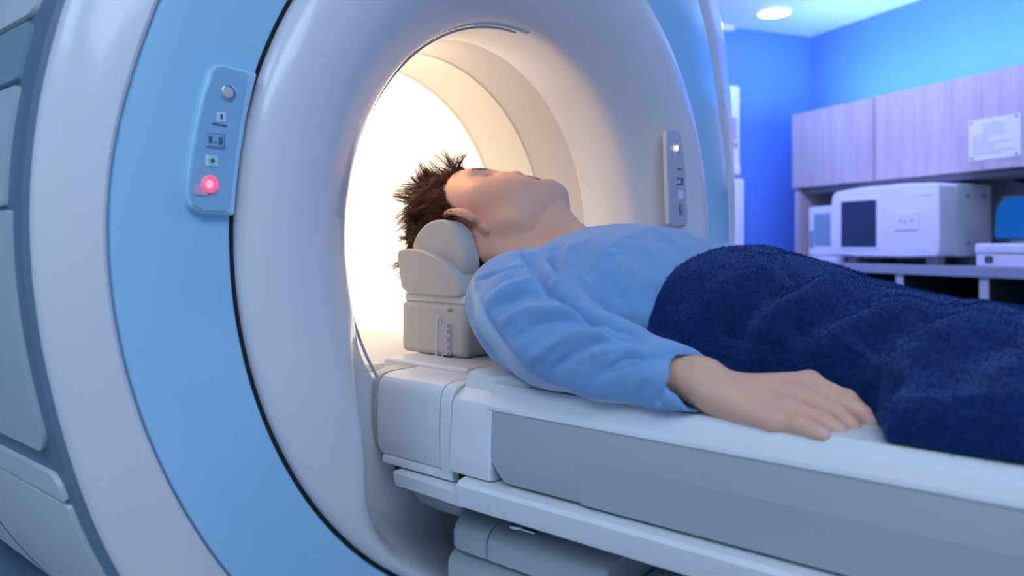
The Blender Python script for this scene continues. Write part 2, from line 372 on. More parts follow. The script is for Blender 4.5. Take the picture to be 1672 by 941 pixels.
# pale rim along the upper edge of the table side
rim_prof = [(.060, -.1400), (.026, -.1388), (.0155, -.1395), (.0118, -.1425), (.0098, -.148), (.0073, -.1515), (.0028, -.1540), (-.0006, -.1570), (-.0012, -.1605), (.002, -.1612), (.02, -.1612), (.06, -.150)]
for s in (-1, 1):
    bm = BM(); loft(bm, [[(s*(.2295-dx), y, z) for dx, z in rim_prof] for y in (-.112, -.5, YE)], True, True)
    obj('table_edge_rim', bm, M['white_satin'], table, sharp=35)
# lower, darker half of the side panel (raised skirt with rounded front corner)
for s in (-1, 1):
    pts = [(-.223, -.2252), (-.217, -.196), (-.221, -.190), (-.232, -.187), (-.27, -.1868), (YE, -.1868), (YE, -.2252)]
    bm = BM(); prism(bm, [(s*.2331, y, z) for y, z in smooth_poly(pts[:5], 1, closed=False)+pts[5:]], (-s*.006, 0, 0))
    obj('side_skirt', bm, mat('skirt_grey', (.40, .43, .465), .42, noise=(.03, 6)) if s < 0 else bpy.data.materials['skirt_grey'], table, bevel=.0006, segs=2)
sweep('table_core', M['dark'], [(.012, -.147), (.012, -.228), (.004, -.2285), (.004, -.246)], [(.03, .222), (YE, .222)])
# white end section with the raised lug
lug_prof = [(.055, -.1320), (.030, -.1322), (.0225, -.1345), (.019, -.141), (.0165, -.1475), (.0085, -.1525), (.0025, -.1565), (-.0005, -.163), (-.0015, -.175), (-.0035, -.205), (-.0045, -.222), (-.0025, -.2262), (.004, -.2268)]
sweep('table_end_section', M['white_satin'], lug_prof, [(-.0665, .2275), (-.069, .2300), (-.090, .2302), (-.1185, .2302), (-.121, .2285)], bevel=0)
for v in table.children[-1].data.vertices:
    if v.co.y + table.location.y < -.1: v.co.y -= .026*sstep(-.188, -.226, v.co.z + table.location.z)**1.5
# ring strip
strip_prof = [(.05, -.1445), (.018, -.1450), (.008, -.1475), (.0025, -.153), (0, -.161), (-.001, -.18), (-.001, -.21), (.001, -.232), (.004, -.2375), (.01, -.2385)]
sweep('table_joint_strip', M['white_satin'], strip_prof, [(-.0500, .2275), (-.0515, .2292), (-.0635, .2292), (-.0650, .2275)])
# front cover block with bulging face
blk_prof = [(.05, -.1445), (.016, -.1452), (.0065, -.148), (.002, -.153), (0, -.160), (-.0012, -.178), (-.0012, -.20), (.0005, -.222), (.004, -.2295), (.01, -.2305)]
sweep('front_cover', M['white_satin'], blk_prof, [(-.0475, .2262), (-.0465, .2275), (0, .2277), (.040, .2272), (.0475, .2262)])
ck = [(.05, -.1440), (.016, -.1446), (.0065, -.147), (.002, -.152), (0, -.159), (-.0012, -.178), (-.0005, -.20), (.0035, -.222), (.012, -.2305), (.02, -.2315)]
sweep('front_cheek', M['coil_grey'], ck, [(.0485, .2270), (.056, .2258), (.064, .222), (.071, .215), (.076, .206), (.079, .195)], sharp=50)
sweep('cover_lip', M['white_satin'], [(.006, -.2300), (.0006, -.2312), (.0002, -.2325), (.0006, -.2375), (.003, -.2392), (.02, -.2395)], [(.041, .2262), (.039, .2278), (-.049, .2280), (-.0645, .2280), (-.0655, .2268)])
# side rail
rl_prof = [(.03, -.2280), (.012, -.2282), (.0025, -.2300), (0, -.2335), (.0008, -.2420), (.004, -.2535), (.008, -.2560), (.03, -.2565)]
sweep('side_rail', M['white_satin'], rl_prof, [(-.0868, .2425), (-.088, .2440), (-.5, .2440), (YE, .2440)], bevel=0)
rl2 = [(.03, -.2405), (.006, -.2405), (.001, -.2415), (.0015, -.2450), (.004, -.2550), (.008, -.2572), (.03, -.2575)]
sweep('side_rail', M['white_satin'], rl2, [(.012, .236), (.010, .2385), (-.05, .2405), (-.0835, .2425), (-.0855, .241)])
# underside and pedestal
bm = BM(); loft(bm, [[(-.20, y, -.253), (-.17, y, -.300), (-.12, y, -.315), (.12, y, -.315), (.17, y, -.300), (.20, y, -.253)] for y in (.05, -.028)], True, True)
obj('table_bracket', bm, M['base_grey'], table, bevel=.012, segs=4)
sweep('table_underside', M['under'], [(.03, -.2565), (.035, -.262), (.07, -.266)], [(-.03, .235), (YE, .235)])
def base_unit(name, y0, y1, z0, z1, w=.2, r=.022, m='base_grey', front=False):
    pr = [(r*(1-math.sin(a)), z1 - r*.75*(1-math.cos(a))) for a in np.linspace(0, math.pi/2, 7)]
    pr = [(.085, z1+.004), (.05, z1+.003)] + pr + [(0, z0+.002), (.002, z0)]
    return sweep(name, M[m], pr, [(y0, w-.002), (y0-.002, w), (y1+.002, w), (y1, w-.002)] if not front else [(y0+.004, w-.035), (y0-.001, w-.018), (y0-.009, w-.005), (y0-.019, w), (y1+.002, w), (y1, w-.002)], sharp=40)
base_unit('pedestal_cover', -.026, -.0835, -.3185, -.287, front=True)
u2 = base_unit('pedestal_cover', -.0850, -.225, -.3185, -.287)
bm = BM(); disc(bm, P(845,862,2,-.2835), (0, 0, 1), .0085, .004); obj('latch', bm, M['chrome'], u2, bevel=.0015)
bm = BM(); q_ = P(862,866,2,-.2835); box(bm, (q_[0]-.005, q_[1]-.012, -.2842), (q_[0]+.005, q_[1]+.006, -.2815)); obj('latch_tab', bm, M['chrome'], u2, bevel=.001)
base_unit('pedestal_cover', -.030, -.75, -.42, -.3205)
bm = BM(); box(bm, (-.155, -.75, -ZA), (.155, -.06, -.40)); obj('pedestal', bm, M['base_grey'], table, bevel=.02)
bm = BM(); box(bm, (-.16, -.2255, -.318), (.16, -.20, -.262)); obj('lift_bracket', bm, M['grey_light'], table, bevel=.003)
bm = BM(); box(bm, (-.185, -.65, -.3195), (.185, -.2275, -.312)); obj('pedestal_tray', bm, M['pale_teal'], table, bevel=.003)
for y in (-1.0, -1.55):
    bm = BM(); box(bm, (-.18, y-.14, -ZA), (.18, y+.14, -.27)); obj('support_column', bm, M['base_grey'], table, bevel=.02)
# pad on the table
pad = BM()
pp = [(-.190, -.1399), (-.189, -.1392), (-.184, -.1385), (-.16, -.1383), (0, -.1383)]
rings = []
for y, zt in ((-.105, -.001), (-.108, .0), (-.3, 0), (YE+.05, 0)):
    rings.append([(x, y, z+zt) for x, z in pp] + [(-x, y, z+zt) for x, z in pp[:-1][::-1]])
loft(pad, rings, True, True)
pad = obj('table_pad', pad, M['coil_light'], None, loc=(0, -.8, -.139)); tag(pad, 'thin pale pad with a rolled end lying on the scanner table under the patient', 'pad')
bm = BM(); tube(bm, [P(813,631,0,-.205), P(819,625,0,-.205), P(836,623,0,-.204), P(860,634,0,-.203), P(905,655,0,-.2045), P(960,675,0,-.207)], [.003, .0072, .0078, .0062, .005, .002], 12)
for v in bm.verts: v.co.z = v.co.z
obj('rolled_edge', bm, M['coil_light'], pad)

# ------------------------------------------------------------------ head coil
coil = thing('head_coil_rest', (0, .07, -.1395), 'grey head coil rest with curved side cushions holding the head', 'head rest')
bm = BM(); 
prism(bm, [(-.17, .108, -.154), (-.17, -.030, -.154), (.17, -.030, -.154), (.17, .108, -.154)], (0, 0, .0145)); obj('base_plate', bm, M['white_satin'], coil, bevel=.004)
def fx(pts, x): return [P(u, v, 0, x) for u, v in pts]
def xprism(name, pts, x0, x1, m, par=coil, bevel=.003, sm=1, segs=4):
    q = fx(pts, x0)
    if sm: q = smooth_poly(q, sm)
    b = BM(); prism(b, q, (x1-x0, 0, 0)); return obj(name, b, M[m], par, bevel=bevel, segs=segs, sharp=30)
yl, yr = P(654,493,0,-.12)[1], P(760,500,0,-.12)[1]
bm = BM()
loft(bm, [[(-.12, yl, z), (-.122, (yl+yr)/2, z), (-.12, yr, z), (.12, yr, z), (.122, (yl+yr)/2, z), (.12, yl, z)] for z in (-.1395, -.0765)], True, True)
cb = obj('coil_base', bm, M['coil_grey'], coil, bevel=.008, segs=5)
bm = BM(); box(bm, (-.117, yr+.004, -.0775), (.117, yl-.004, -.066)); obj('base_band', bm, M['coil_light'], coil, bevel=.003)
ZC = -.121
b = BM(); tube(b, fx([(712,583),(713,540),(714,521),(716,515),(719,521),(719,530)], -.1222), .0011, 8); obj('slider_loop', b, M['coil_light'], cb)
b = BM(); prism(b, fx([(721,527),(735,529),(735,585),(722,583)], -.1225), (.002,0,0)); obj('scale_strip', b, M['grey_side'], cb)
b = BM(); prism(b, fx([(724,580),(735,581),(735,586),(724,585)], -.1228), (.002,0,0)); obj('strip_slot', b, M['dark'], cb)
for v0 in (531, 540, 553, 566, 576):
    b = BM(); prism(b, fx([(731,v0),(733,v0),(733,v0+4),(731,v0+4)], -.1229), (.001,0,0)); obj('scale_mark', b, M['icon'], cb)
b = BM(); prism(b, fx([(731,504.5),(737,505),(737,508.5),(731,508)], -.1222), (.002,0,0)); obj('status_light', b, mat('olive_status_light', (.25,.28,.06), .3, noise=(.05,50)), cb)
cup_pts = [(646,409),(650,440),(655,480),(700,484),(751,487),(750,474),(746,460),(738,446),(722,428),(699,414),(677,407),(661,406)]
disc_pts = [(672,405),(676,389),(688,370),(704,360),(721,358),(737,368),(749,389),(756,412),(758,438),(748,470),(700,474),(678,440)]
xprism('side_cup', cup_pts, -.124, -.084, 'coil_grey', bevel=.004)
xprism('side_cushion', disc_pts, -.109, -.080, 'coil_grey', bevel=.004)
def mirror_prism(name, pts, xa, xb, xsrc, m):
    q = [np.array([xa, p[1], p[2]]) for p in smooth_poly(fx(pts, xsrc), 1)]
    b = BM(); prism(b, q, (xb-xa, 0, 0)); obj(name, b, M[m], coil, bevel=.004, segs=4, sharp=30)
mirror_prism('side_cup', cup_pts, .124, .084, -.124, 'coil_grey')
mirror_prism('side_cushion', disc_pts, .109, .080, -.109, 'coil_grey')
# cloth fold lying in the bore
bm = BM(); 
rings = []
for x in np.linspace(-.16, .16, 13):
    w = .5+.5*math.cos(x*70)
    rings.append([(x, .20, -.172), (x, .203, -.163-.003*w), (x, .235, -.155-.004*w), (x, .27, -.150+.003*w), (x, .30, -.154), (x, .315, -.172)])
loft(bm, rings, True, True)
o = obj('folded_cloth', bm, M['paper'], None, loc=(0, .25, -.172)); tag(o, 'pale folded cloth lying inside the glowing bore behind the head rest', 'cloth')
bm = BM(); loft(bm, [[(-.2, y, -.174), (-.2, y, -.1725), (.2, y, -.1725), (.2, y, -.174)] for y in (.06, 1.2)], True, True)
obj('bore_shelf', bm, M['bore_tube'], gantry, bevel=.0005)

# ------------------------------------------------------------------ room
S1, C1, ZC_, ZF = 6.6, 6.2, 1.372, -ZA
def rslab(name, m, *a, kind='structure', bevel=0):
    o = obj(name, rbox(BM(), *a), m, None, bevel=bevel, loc=RM((a[0]+a[1])/2, (a[2]+a[3])/2, a[4])); o['kind'] = kind; return o
rslab('floor', M['floor'], -.15, S1+.15, -.15, C1+.15, ZF-.1, ZF)
rslab('ceiling', M['ceil'], -.15, S1+.15, -.15, C1+.15, ZC_, ZC_+.1)
rslab('wall_right', M['wall_blue'], -.15, S1+.15, -.15, 0, ZF, ZC_)
rslab('wall_back', M['wall_blue'], -.15, 0, 0, C1, ZF, ZC_)
rslab('wall_left', M['wall_white'], 0, S1, C1, C1+.15, ZF, ZC_)
rslab('wall_front', M['wall_white'], S1, S1+.15, -.15, C1+.15, ZF, ZC_)
rslab('baseboard_right', M['wall_white'], 0, S1, 0, .015, ZF, ZF+.09)
rslab('baseboard_back', M['wall_white'], 0, .015, .6, C1, ZF, ZF+.09)
rslab('trim_1', M['wall_white'], 0, .05, .645, 1.2, ZC_-.032, ZC_-.001)
# wall cabinets
zt, zb, cf = .800, .344, .35
edges = [.226, .864, 1.50, 2.14, 2.78]
for i, (a, b) in enumerate(zip(edges, edges[1:])):
    lab = ['pale oak wall cabinet at the left end of the row, next to the room corner', 'pale oak wall cabinet second from the room corner', 'pale oak wall cabinet with the paper notice on its door', 'pale oak wall cabinet at the right end of the row, past the notice'][i]
    t = thing('wall_cabinet', RM((a+b)/2, cf/2, zb), lab, 'cabinet', 'oak wall cabinets in a row')
    obj('cabinet_body', rbox(BM(), a+.001, b-.001, .004, cf-.02, zb, zt), M['wood'], t, bevel=.002)
    g0, g1 = (.001, .006) if i == 0 else ((.006, .001) if i == 1 else (.001, .001))
    obj('door', rbox(BM(), a+g0, b-g1, cf-.019, cf, zb, zt), M['wood'], t, bevel=.0015)
# notice
sa, za = room_hit(1583,196,cf); sb, zb2 = room_hit(1668,186,cf); sc_, zc2 = room_hit(1584,264,cf)
note = obj('paper_notice', rbox(BM(), sa, sb, cf+.001, cf+.004, zc2, (za+zb2)/2), M['paper'], None, loc=RM((sa+sb)/2, cf, zc2)); tag(note, 'white printed paper notice pinned to the oak cabinet door', 'notice')
w_, h_ = sb-sa, (za+zb2)/2-zc2
rg = random.Random(3)
for k in range(12):
    y = (za+zb2)/2 - h_*(.14+.066*k)
    x0 = sa + w_*(.08 if k > 3 else .28); x1 = x0 + w_*rg.uniform(.3, .55 if k < 4 else .8)
    x1 = min(x1, sb-w_*.08)
    obj('text_line', rbox(BM(), x0, x1, cf+.004, cf+.0046, y-h_*.007, y+h_*.007), M['ink'], note)
for fx_, fz in ((.06, .93), (.92, .94), (.06, .07), (.92, .07)):
    obj('pin', rbox(BM(), sa+w_*fx_-.006, sa+w_*fx_+.006, cf+.004, cf+.009, zc2+h_*fz-.006, zc2+h_*fz+.006), M['ink'], note, bevel=.002)
# counter with open shelves
ct0, ct1, cd = .215, 3.4, .55
ztop, zcb = -.105, -.150
shelf = thing('shelf_unit', RM(1.8, .3, -ZA), 'pale counter unit with dark open compartments along the blue wall', 'shelving')
obj('countertop', rbox(BM(), ct0, ct1, .003, cd, zcb, ztop), M['counter'], shelf, bevel=.003)
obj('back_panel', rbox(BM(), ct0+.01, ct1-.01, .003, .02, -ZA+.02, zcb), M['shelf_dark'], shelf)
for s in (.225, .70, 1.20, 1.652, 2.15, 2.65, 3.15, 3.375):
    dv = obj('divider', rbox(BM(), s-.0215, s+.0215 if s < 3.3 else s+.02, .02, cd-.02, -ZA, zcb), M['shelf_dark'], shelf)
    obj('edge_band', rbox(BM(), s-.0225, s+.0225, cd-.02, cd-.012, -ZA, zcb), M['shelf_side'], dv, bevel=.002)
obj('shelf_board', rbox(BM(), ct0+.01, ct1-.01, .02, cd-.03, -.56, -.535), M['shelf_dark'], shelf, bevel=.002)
obj('hutch_side', rbox(BM(), .228, .268, .003, .33, ztop, zb), M['wood'], shelf, bevel=.002)
obj('hutch_back', rbox(BM(), .268, 3.3, .003, .012, ztop, zb), M['shelf_side'], shelf)
# the big white device
s0, s1 = .70, 1.395
dz0, dz1 = -.068, .298
dev = thing('bench_device', RM((s0+s1)/2, .35, ztop), 'large white bench instrument with a square dark screen on the counter', 'medical device')
def rprism(pts, c0, c1):
    b = BM(); return prism(b, [RM(s, c0, z) for s, z in pts], E2*(c1-c0))
rc = [(s0+.03, dz0), (s1-.02, dz0), (s1, dz0+.03), (s1, dz1-.03), (s1-.02, dz1), (s0+.05, dz1), (s0, dz1-.05), (s0, dz0+.03)]
obj('front_panel', rprism(smooth_poly([np.array((a, b)) for a, b in rc], 1), .38, .50), M['device_white'], dev, bevel=.012, segs=4)
obj('housing', rbox(BM(), s0+.015, s1-.002, .14, .385, dz0+.005, dz1-.008), M['device_side'], dev, bevel=.01)
(sx0, zz0), (sx1, zz1) = room_hit(1375,330,.5), room_hit(1432,403,.5)
obj('screen_bezel', rbox(BM(), sx0-.022, sx1+.012, .498, .504, zz1-.018, zz0+.018), M['device_white'], dev, bevel=.003)
obj('screen', rbox(BM(), sx0, sx1, .503, .507, zz1, zz0), M['screen'], dev, bevel=.001)
(sx0, zz0), (sx1, zz1) = room_hit(1461,346,.5), room_hit(1500,376,.5)
kp = obj('keypad', rbox(BM(), sx0, sx1, .498, .506, zz1, zz0), M['device_white'], dev, bevel=.012, segs=4)
for du, dv, w in ((1472,361,4),(1480,362,3),(1491,361,4)):
    q = room_hit(du, dv, .5); obj('key', rbox(BM(), q[0]-.006, q[0]+.006, .503, .509, q[1]-.006, q[1]+.006), M['under'], dev, bevel=.002)
for du, dv, w in ((1505,318,.06),(1503,408,.04)):
    q = room_hit(du, dv, .5); obj('badge', rbox(BM(), q[0]-w, q[0]+w, .5, .502, q[1]-.006, q[1]+.006), M['device_side'], dev)
for c, z in ((.31, dz1-.07), (.31, dz0+.07), (.2, dz1-.07)):
    obj('vent_screw', rbox(BM(), s1-.003, s1+.003, c-.012, c+.012, z-.008, z+.008), M['under'], dev, bevel=.002)
for s in (s0+.12, s1-.08):
    for c in (.2, .43): obj('foot', rbox(BM(), s-.03, s+.03, c-.03, c+.03, ztop, dz0+.01), M['under'], dev, bevel=.004)
# small device behind, at the left
(sa1, za1), (sb1, zb1) = room_hit(1320,338,.36), room_hit(1356,418,.36)
d2 = thing('small_device', RM(.62, .25, ztop), 'small white instrument half hidden behind the large one, by the corner', 'medical device')
obj('housing', rbox(BM(), sa1, sa1+.26, .12, .35, zb1, za1), M['device_white'], d2, bevel=.015)
obj('front_frame', rbox(BM(), sa1+.004, sa1+.256, .345, .362, zb1+.004, za1-.004), M['device_white'], d2, bevel=.006)
obj('glass_door', rbox(BM(), sa1+.05, sa1+.24, .355, .366, zb1+.06, za1-.045), M['teal_grey'], d2, bevel=.004)
obj('door_handle', rbox(BM(), sa1+.02, sa1+.045, .36, .372, zb1+.05, zb1+.15), M['teal_grey'], d2, bevel=.003)
obj('base', rbox(BM(), sa1-.006, sa1+.31, .10, .39, ztop, zb1-.002), M['device_white'], d2, bevel=.006)
# blue screen monitor and white box at the right
(sm0, zm0), (_, zm1) = room_hit(1622,322,.40), room_hit(1640,392,.40)
mon = thing('blue_monitor', RM(sm0+.25, .35, ztop), 'blue glowing screen standing behind the white box at the right end of the counter', 'monitor')
pts = [(sm0, zm1+.012), (sm0+.01, zm1), (sm0+.49, zm1), (sm0+.5, zm1+.012), (sm0+.5, zm0-.02), (sm0+.48, zm0), (sm0+.045, zm0), (sm0+.01, zm0-.05)]
obj('screen_housing', rprism(pts, .33, .40), M['cable'], mon, bevel=.006)
obj('screen', rprism([(a+(.008 if a < sm0+.25 else -.008), b+(.008 if b < (zm0+zm1)/2 else -.008)) for a, b in pts], .399, .403), M['screen_blue'], mon)
obj('stand', rbox(BM(), sm0+.15, sm0+.35, .20, .36, ztop, zm1+.02), M['cable'], mon, bevel=.004)
(sw0, zw0), (_, zw1) = room_hit(1601,398,.50), room_hit(1601,434,.50)
wb = thing('white_box_device', RM(sw0+.3, .48, ztop), 'low white boxed instrument with a small dark port, right end of the counter', 'medical device')
obj('lid', rbox(BM(), sw0-.004, sw0+.56, .40, .535, zw0-.045, zw0), M['device_white'], wb, bevel=.010)
obj('body', rbox(BM(), sw0, sw0+.555, .405, .53, ztop+.001, zw0-.047), M['device_white'], wb, bevel=.006)
obj('port', rbox(BM(), sw0+.045, sw0+.082, .526, .533, zw0-.085, zw0-.055), M['shelf_dark'], wb, bevel=.002)
obj('port_led', rbox(BM(), sw0+.058, sw0+.072, .531, .5345, zw0-.078, zw0-.064), M['green_ink'], wb)
obj('badge', rbox(BM(), sw0+.05, sw0+.09, .534, .5355, zw0-.03, zw0-.02), M['device_side'], wb)
# cable hanging from under the cabinets
bm = BM(); tube(bm, [RM(1.40, .03, .330), RM(1.50, .03, .30), RM(1.545, .03, .24), RM(1.55, .03, .14), RM(1.56, .03, -.09)], .012, 8)
o = obj('cable', bm, M['cable'], None, loc=RM(1.5, .06, -.1)); tag(o, 'dark cable hanging down the wall behind the blue screen', 'cable')
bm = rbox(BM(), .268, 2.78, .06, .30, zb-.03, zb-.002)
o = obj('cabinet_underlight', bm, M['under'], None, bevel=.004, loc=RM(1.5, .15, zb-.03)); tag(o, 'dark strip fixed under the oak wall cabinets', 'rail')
# white unit on the back wall
def back_hit(u, v, s):
    d = ray(u, v); o = CAM-CORNER; p = o + d*((s-o@E1)/(d@E1)); return p@E2, p[2]
(ca, zA), (cb_, zB) = back_hit(1210,140,.1), back_hit(1186,290,.1)
wu = thing('wall_dispenser', RM(.05, (ca+cb_)/2, -.05), 'tall white unit with a vent mounted on the blue back wall beside the scanner', 'wall unit')
obj('upper_body', rbox(BM(), .003, .10, ca, cb_+.06, zB, zA), M['device_white'], wu, bevel=.02, segs=4)
(_, zV0), (_, zV1) = back_hit(1200,195,.1), back_hit(1200,226,.1)
for k in range(6):
    z = zV0 + (zV1-zV0)*k/5
    obj('vent_slat', rbox(BM(), .098, .104, cb_-.075, cb_-.03, z-.008, z+.008), M['under'], wu)
(_, z1_) = back_hit(1200,237,.1); obj('vent_slat', rbox(BM(), .098, .104, cb_-.08, cb_-.05, z1_-.015, z1_+.015), M['under'], wu)
(_, z2_), (_, z3_) = back_hit(1200,270,.1), back_hit(1200,286,.1)
obj('spout', rbox(BM(), .098, .125, cb_-.09, cb_-.02, z3_, z2_), M['device_white'], wu, bevel=.006)
(cc, zC), (_, zD) = back_hit(1215,292,.1), back_hit(1200,425,.1)
obj('lower_body', rbox(BM(), .003, .11, cc, cb_+.08, zD-.3, zC), M['device_white'], wu, bevel=.015, segs=4)

# ------------------------------------------------------------------ lights
def downlight(pos, r, label, strength_mat, group=None):
    t = thing('downlight', (pos[0], pos[1], ZC_-.001), label, 'ceiling light', group)
    b = BM(); N = 40
    rings = [[(pos[0]+q*math.cos(k*2*math.pi/N), pos[1]+q*math.sin(k*2*math.pi/N), z) for k in range(N)] for q, z in ((r*1.12, ZC_-.001), (r*1.12, ZC_-.012), (r*1.02, ZC_-.014), (r*.99, ZC_-.004))]
    loft(b, rings, True, False); obj('trim_ring', b, M['device_white'], t)
    b = BM(); disc(b, (pos[0], pos[1], ZC_-.006), (0, 0, -1), r, .003, 40); obj('lens', b, strength_mat, t)
    return t
d = ray(1264, 19); q = CAM + d*((ZC_-CAM[2])/d[2])
rr = .5*50/FPX*np.dot(q-CAM, FW)
downlight(q, rr, 'round lit downlight in the ceiling above the blue corner', M['lamp_on'])
def fill_panel(x, y, sx, sy, strength, col, label, rot=0.0):  # unseen ceiling panels added as fill light for scanner and table
    t = thing('ceiling_fill_panel', (x, y, ZC_-.002), label, 'ceiling light')
    c, s = math.cos(rot), math.sin(rot)
    def pl(hx, hy, z0, z1):
        b = BM(); prism(b, [(x+c*a*hx-s*e*hy, y+s*a*hx+c*e*hy, z0) for a, e in ((-1,-1),(1,-1),(1,1),(-1,1))], (0,0,z1-z0)); return b
    obj('frame', pl(sx/2+.03, sy/2+.03, ZC_-.02, ZC_-.002), M['device_white'], t, bevel=.003)
    m = mat('lit_fill_panel', (1, 1, 1), .5, emis=col, estr=strength, noise=(.01, 10))
    obj('diffuser', pl(sx/2, sy/2, ZC_-.024, ZC_-.019), m, t)
    return t
fill_panel(-1.35, -1.45, 1.6, 1.0, 5.8, (.60, .76, 1.0), 'added white fill light panel on the ceiling above the patient table, on the camera side')
fill_panel(-2.1, .1, 1.2, .9, 4.2, (.50, .76, 1.0), 'added white fill light panel on the ceiling beside the scanner side panels')
fill_panel(1.5, -1.5, 1.2, .8, 6.0, (.52, .70, 1.0), 'added white fill light panel on the ceiling beyond the far side of the table')
# blue cove strip lying on the wall cabinets
bm = rbox(BM(), .3, 2.75, .25, .29, zt+.001, zt+.009)
o = obj('led_strip', bm, M['led_blue'], None, loc=RM(1.5, .18, zt)); tag(o, 'blue led strip lying on top of the oak wall cabinets', 'led strip')
def area(name, loc, target, size, energy, color, sy=None):
    l = bpy.data.lights.new(name, 'AREA'); l.energy = energy; l.color = color; l.size = size
    if sy: l.shape = 'RECTANGLE'; l.size_y = sy
    o = bpy.data.objects.new(name, l); COL.objects.link(o); o.location = Vector(loc)
    o.rotation_euler = (Vector(target)-Vector(loc)).to_track_quat('-Z', 'Y').to_euler(); return o
area('wall_wash_lamp', RM(1.3, 1.5, ZC_-.05), RM(1.0, 0, .35), .5, 44, (.38, .37, 1.0))
area('corner_wash_lamp', RM(.9, 1.35, ZC_-.05), RM(.0, .5, .3), .4, 14, (.25, .42, 1.0))
l = bpy.data.lights.new('bore_lamp', 'POINT'); l.energy = .9; l.color = (1, .60, .32); l.shadow_soft_size = .06
o = bpy.data.objects.new('bore_lamp', l); COL.objects.link(o); o.location = (-.07, .22, .205)
# ------------------------------------------------------------------ signed-distance sculpting
def V3(*a): return np.array(a, np.float32)
def smin(a, b, k):
    h = np.maximum(k-np.abs(a-b), 0)/k
    return np.minimum(a, b) - h*h*k*.25
def smax(a, b, k): return -smin(-a, -b, k)
class Prim:
    """kind: 'add', 'cut'; fn(P)->d ; bounding box lo, hi"""
    def __init__(self, fn, lo, hi, op='add', k=.01): self.fn, self.lo, self.hi, self.op, self.k = fn, np.array(lo), np.array(hi), op, k
def p_cap(a, b, ra, rb, op='add', k=.01):
    a, b = np.array(a, np.float32), np.array(b, np.float32); ba = b-a; bb = float(ba@ba)+1e-12
    def fn(P):
        t = np.clip(((P-a)@ba)/bb, 0, 1)
        return np.linalg.norm(P-a-t[:, None]*ba, axis=1) - (ra+(rb-ra)*t)
    r = max(ra, rb); return Prim(fn, np.minimum(a, b)-r, np.maximum(a, b)+r, op, k)
def p_sph(c, r, op='add', k=.01): return p_cap(c, c, r, r, op, k)
def p_ell(c, r, R=None, op='add', k=.01):
    c = np.array(c, np.float32); r = np.array(r, np.float32); R = np.eye(3, dtype=np.float32) if R is None else np.array(R, np.float32)
    def fn(P):
        q = (P-c)@R.T
        k0 = np.linalg.norm(q/r, axis=1); k1 = np.linalg.norm(q/(r*r), axis=1)
        return np.where(k1 > 1e-9, k0*(k0-1)/np.maximum(k1, 1e-9), -r.min())
    m = float(r.max()); return Prim(fn, c-m, c+m, op, k)
def p_path(pts, rs, op='add', k=.01):
    return [p_cap(pts[i], pts[i+1], rs[i], rs[i+1], op, k) for i in range(len(pts)-1)]
def p_loft(tab, op='add', k=.01, pw=2.0):
    """ellipse sections along y: rows (y, half width, half height, centre x, centre z), y decreasing"""
    t = np.array(sorted(tab), np.float32)
    def fn(P):
        y = np.clip(P[:, 1], t[0, 0], t[-1, 0])
        a, b, cx, cz = (np.interp(y, t[:, 0], t[:, i]) for i in (1, 2, 3, 4))
        e = (np.abs((P[:, 0]-cx)/a)**pw + np.abs((P[:, 2]-cz)/b)**pw)**(1/pw)
        d = (e-1)*np.minimum(a, b)
        return np.maximum(d, np.maximum(P[:, 1]-t[-1, 0], t[0, 0]-P[:, 1]))
    m = max(t[:, 1].max(), t[:, 2].max())
    lo = [(t[:, 3]-t[:, 1]).min(), t[0, 0], (t[:, 4]-t[:, 2]).min()]; hi = [(t[:, 3]+t[:, 1]).max(), t[-1, 0], (t[:, 4]+t[:, 2]).max()]
    return Prim(fn, lo, hi, op, k)
def sdf_eval(prims, Pts):
    d = np.full(len(Pts), .05, np.float32); first = True
    for p in prims:
        v = p.fn(Pts)
        if p.op == 'add': d = smin(d, v, p.k)
        else: d = smax(d, -v, p.k)
    return d
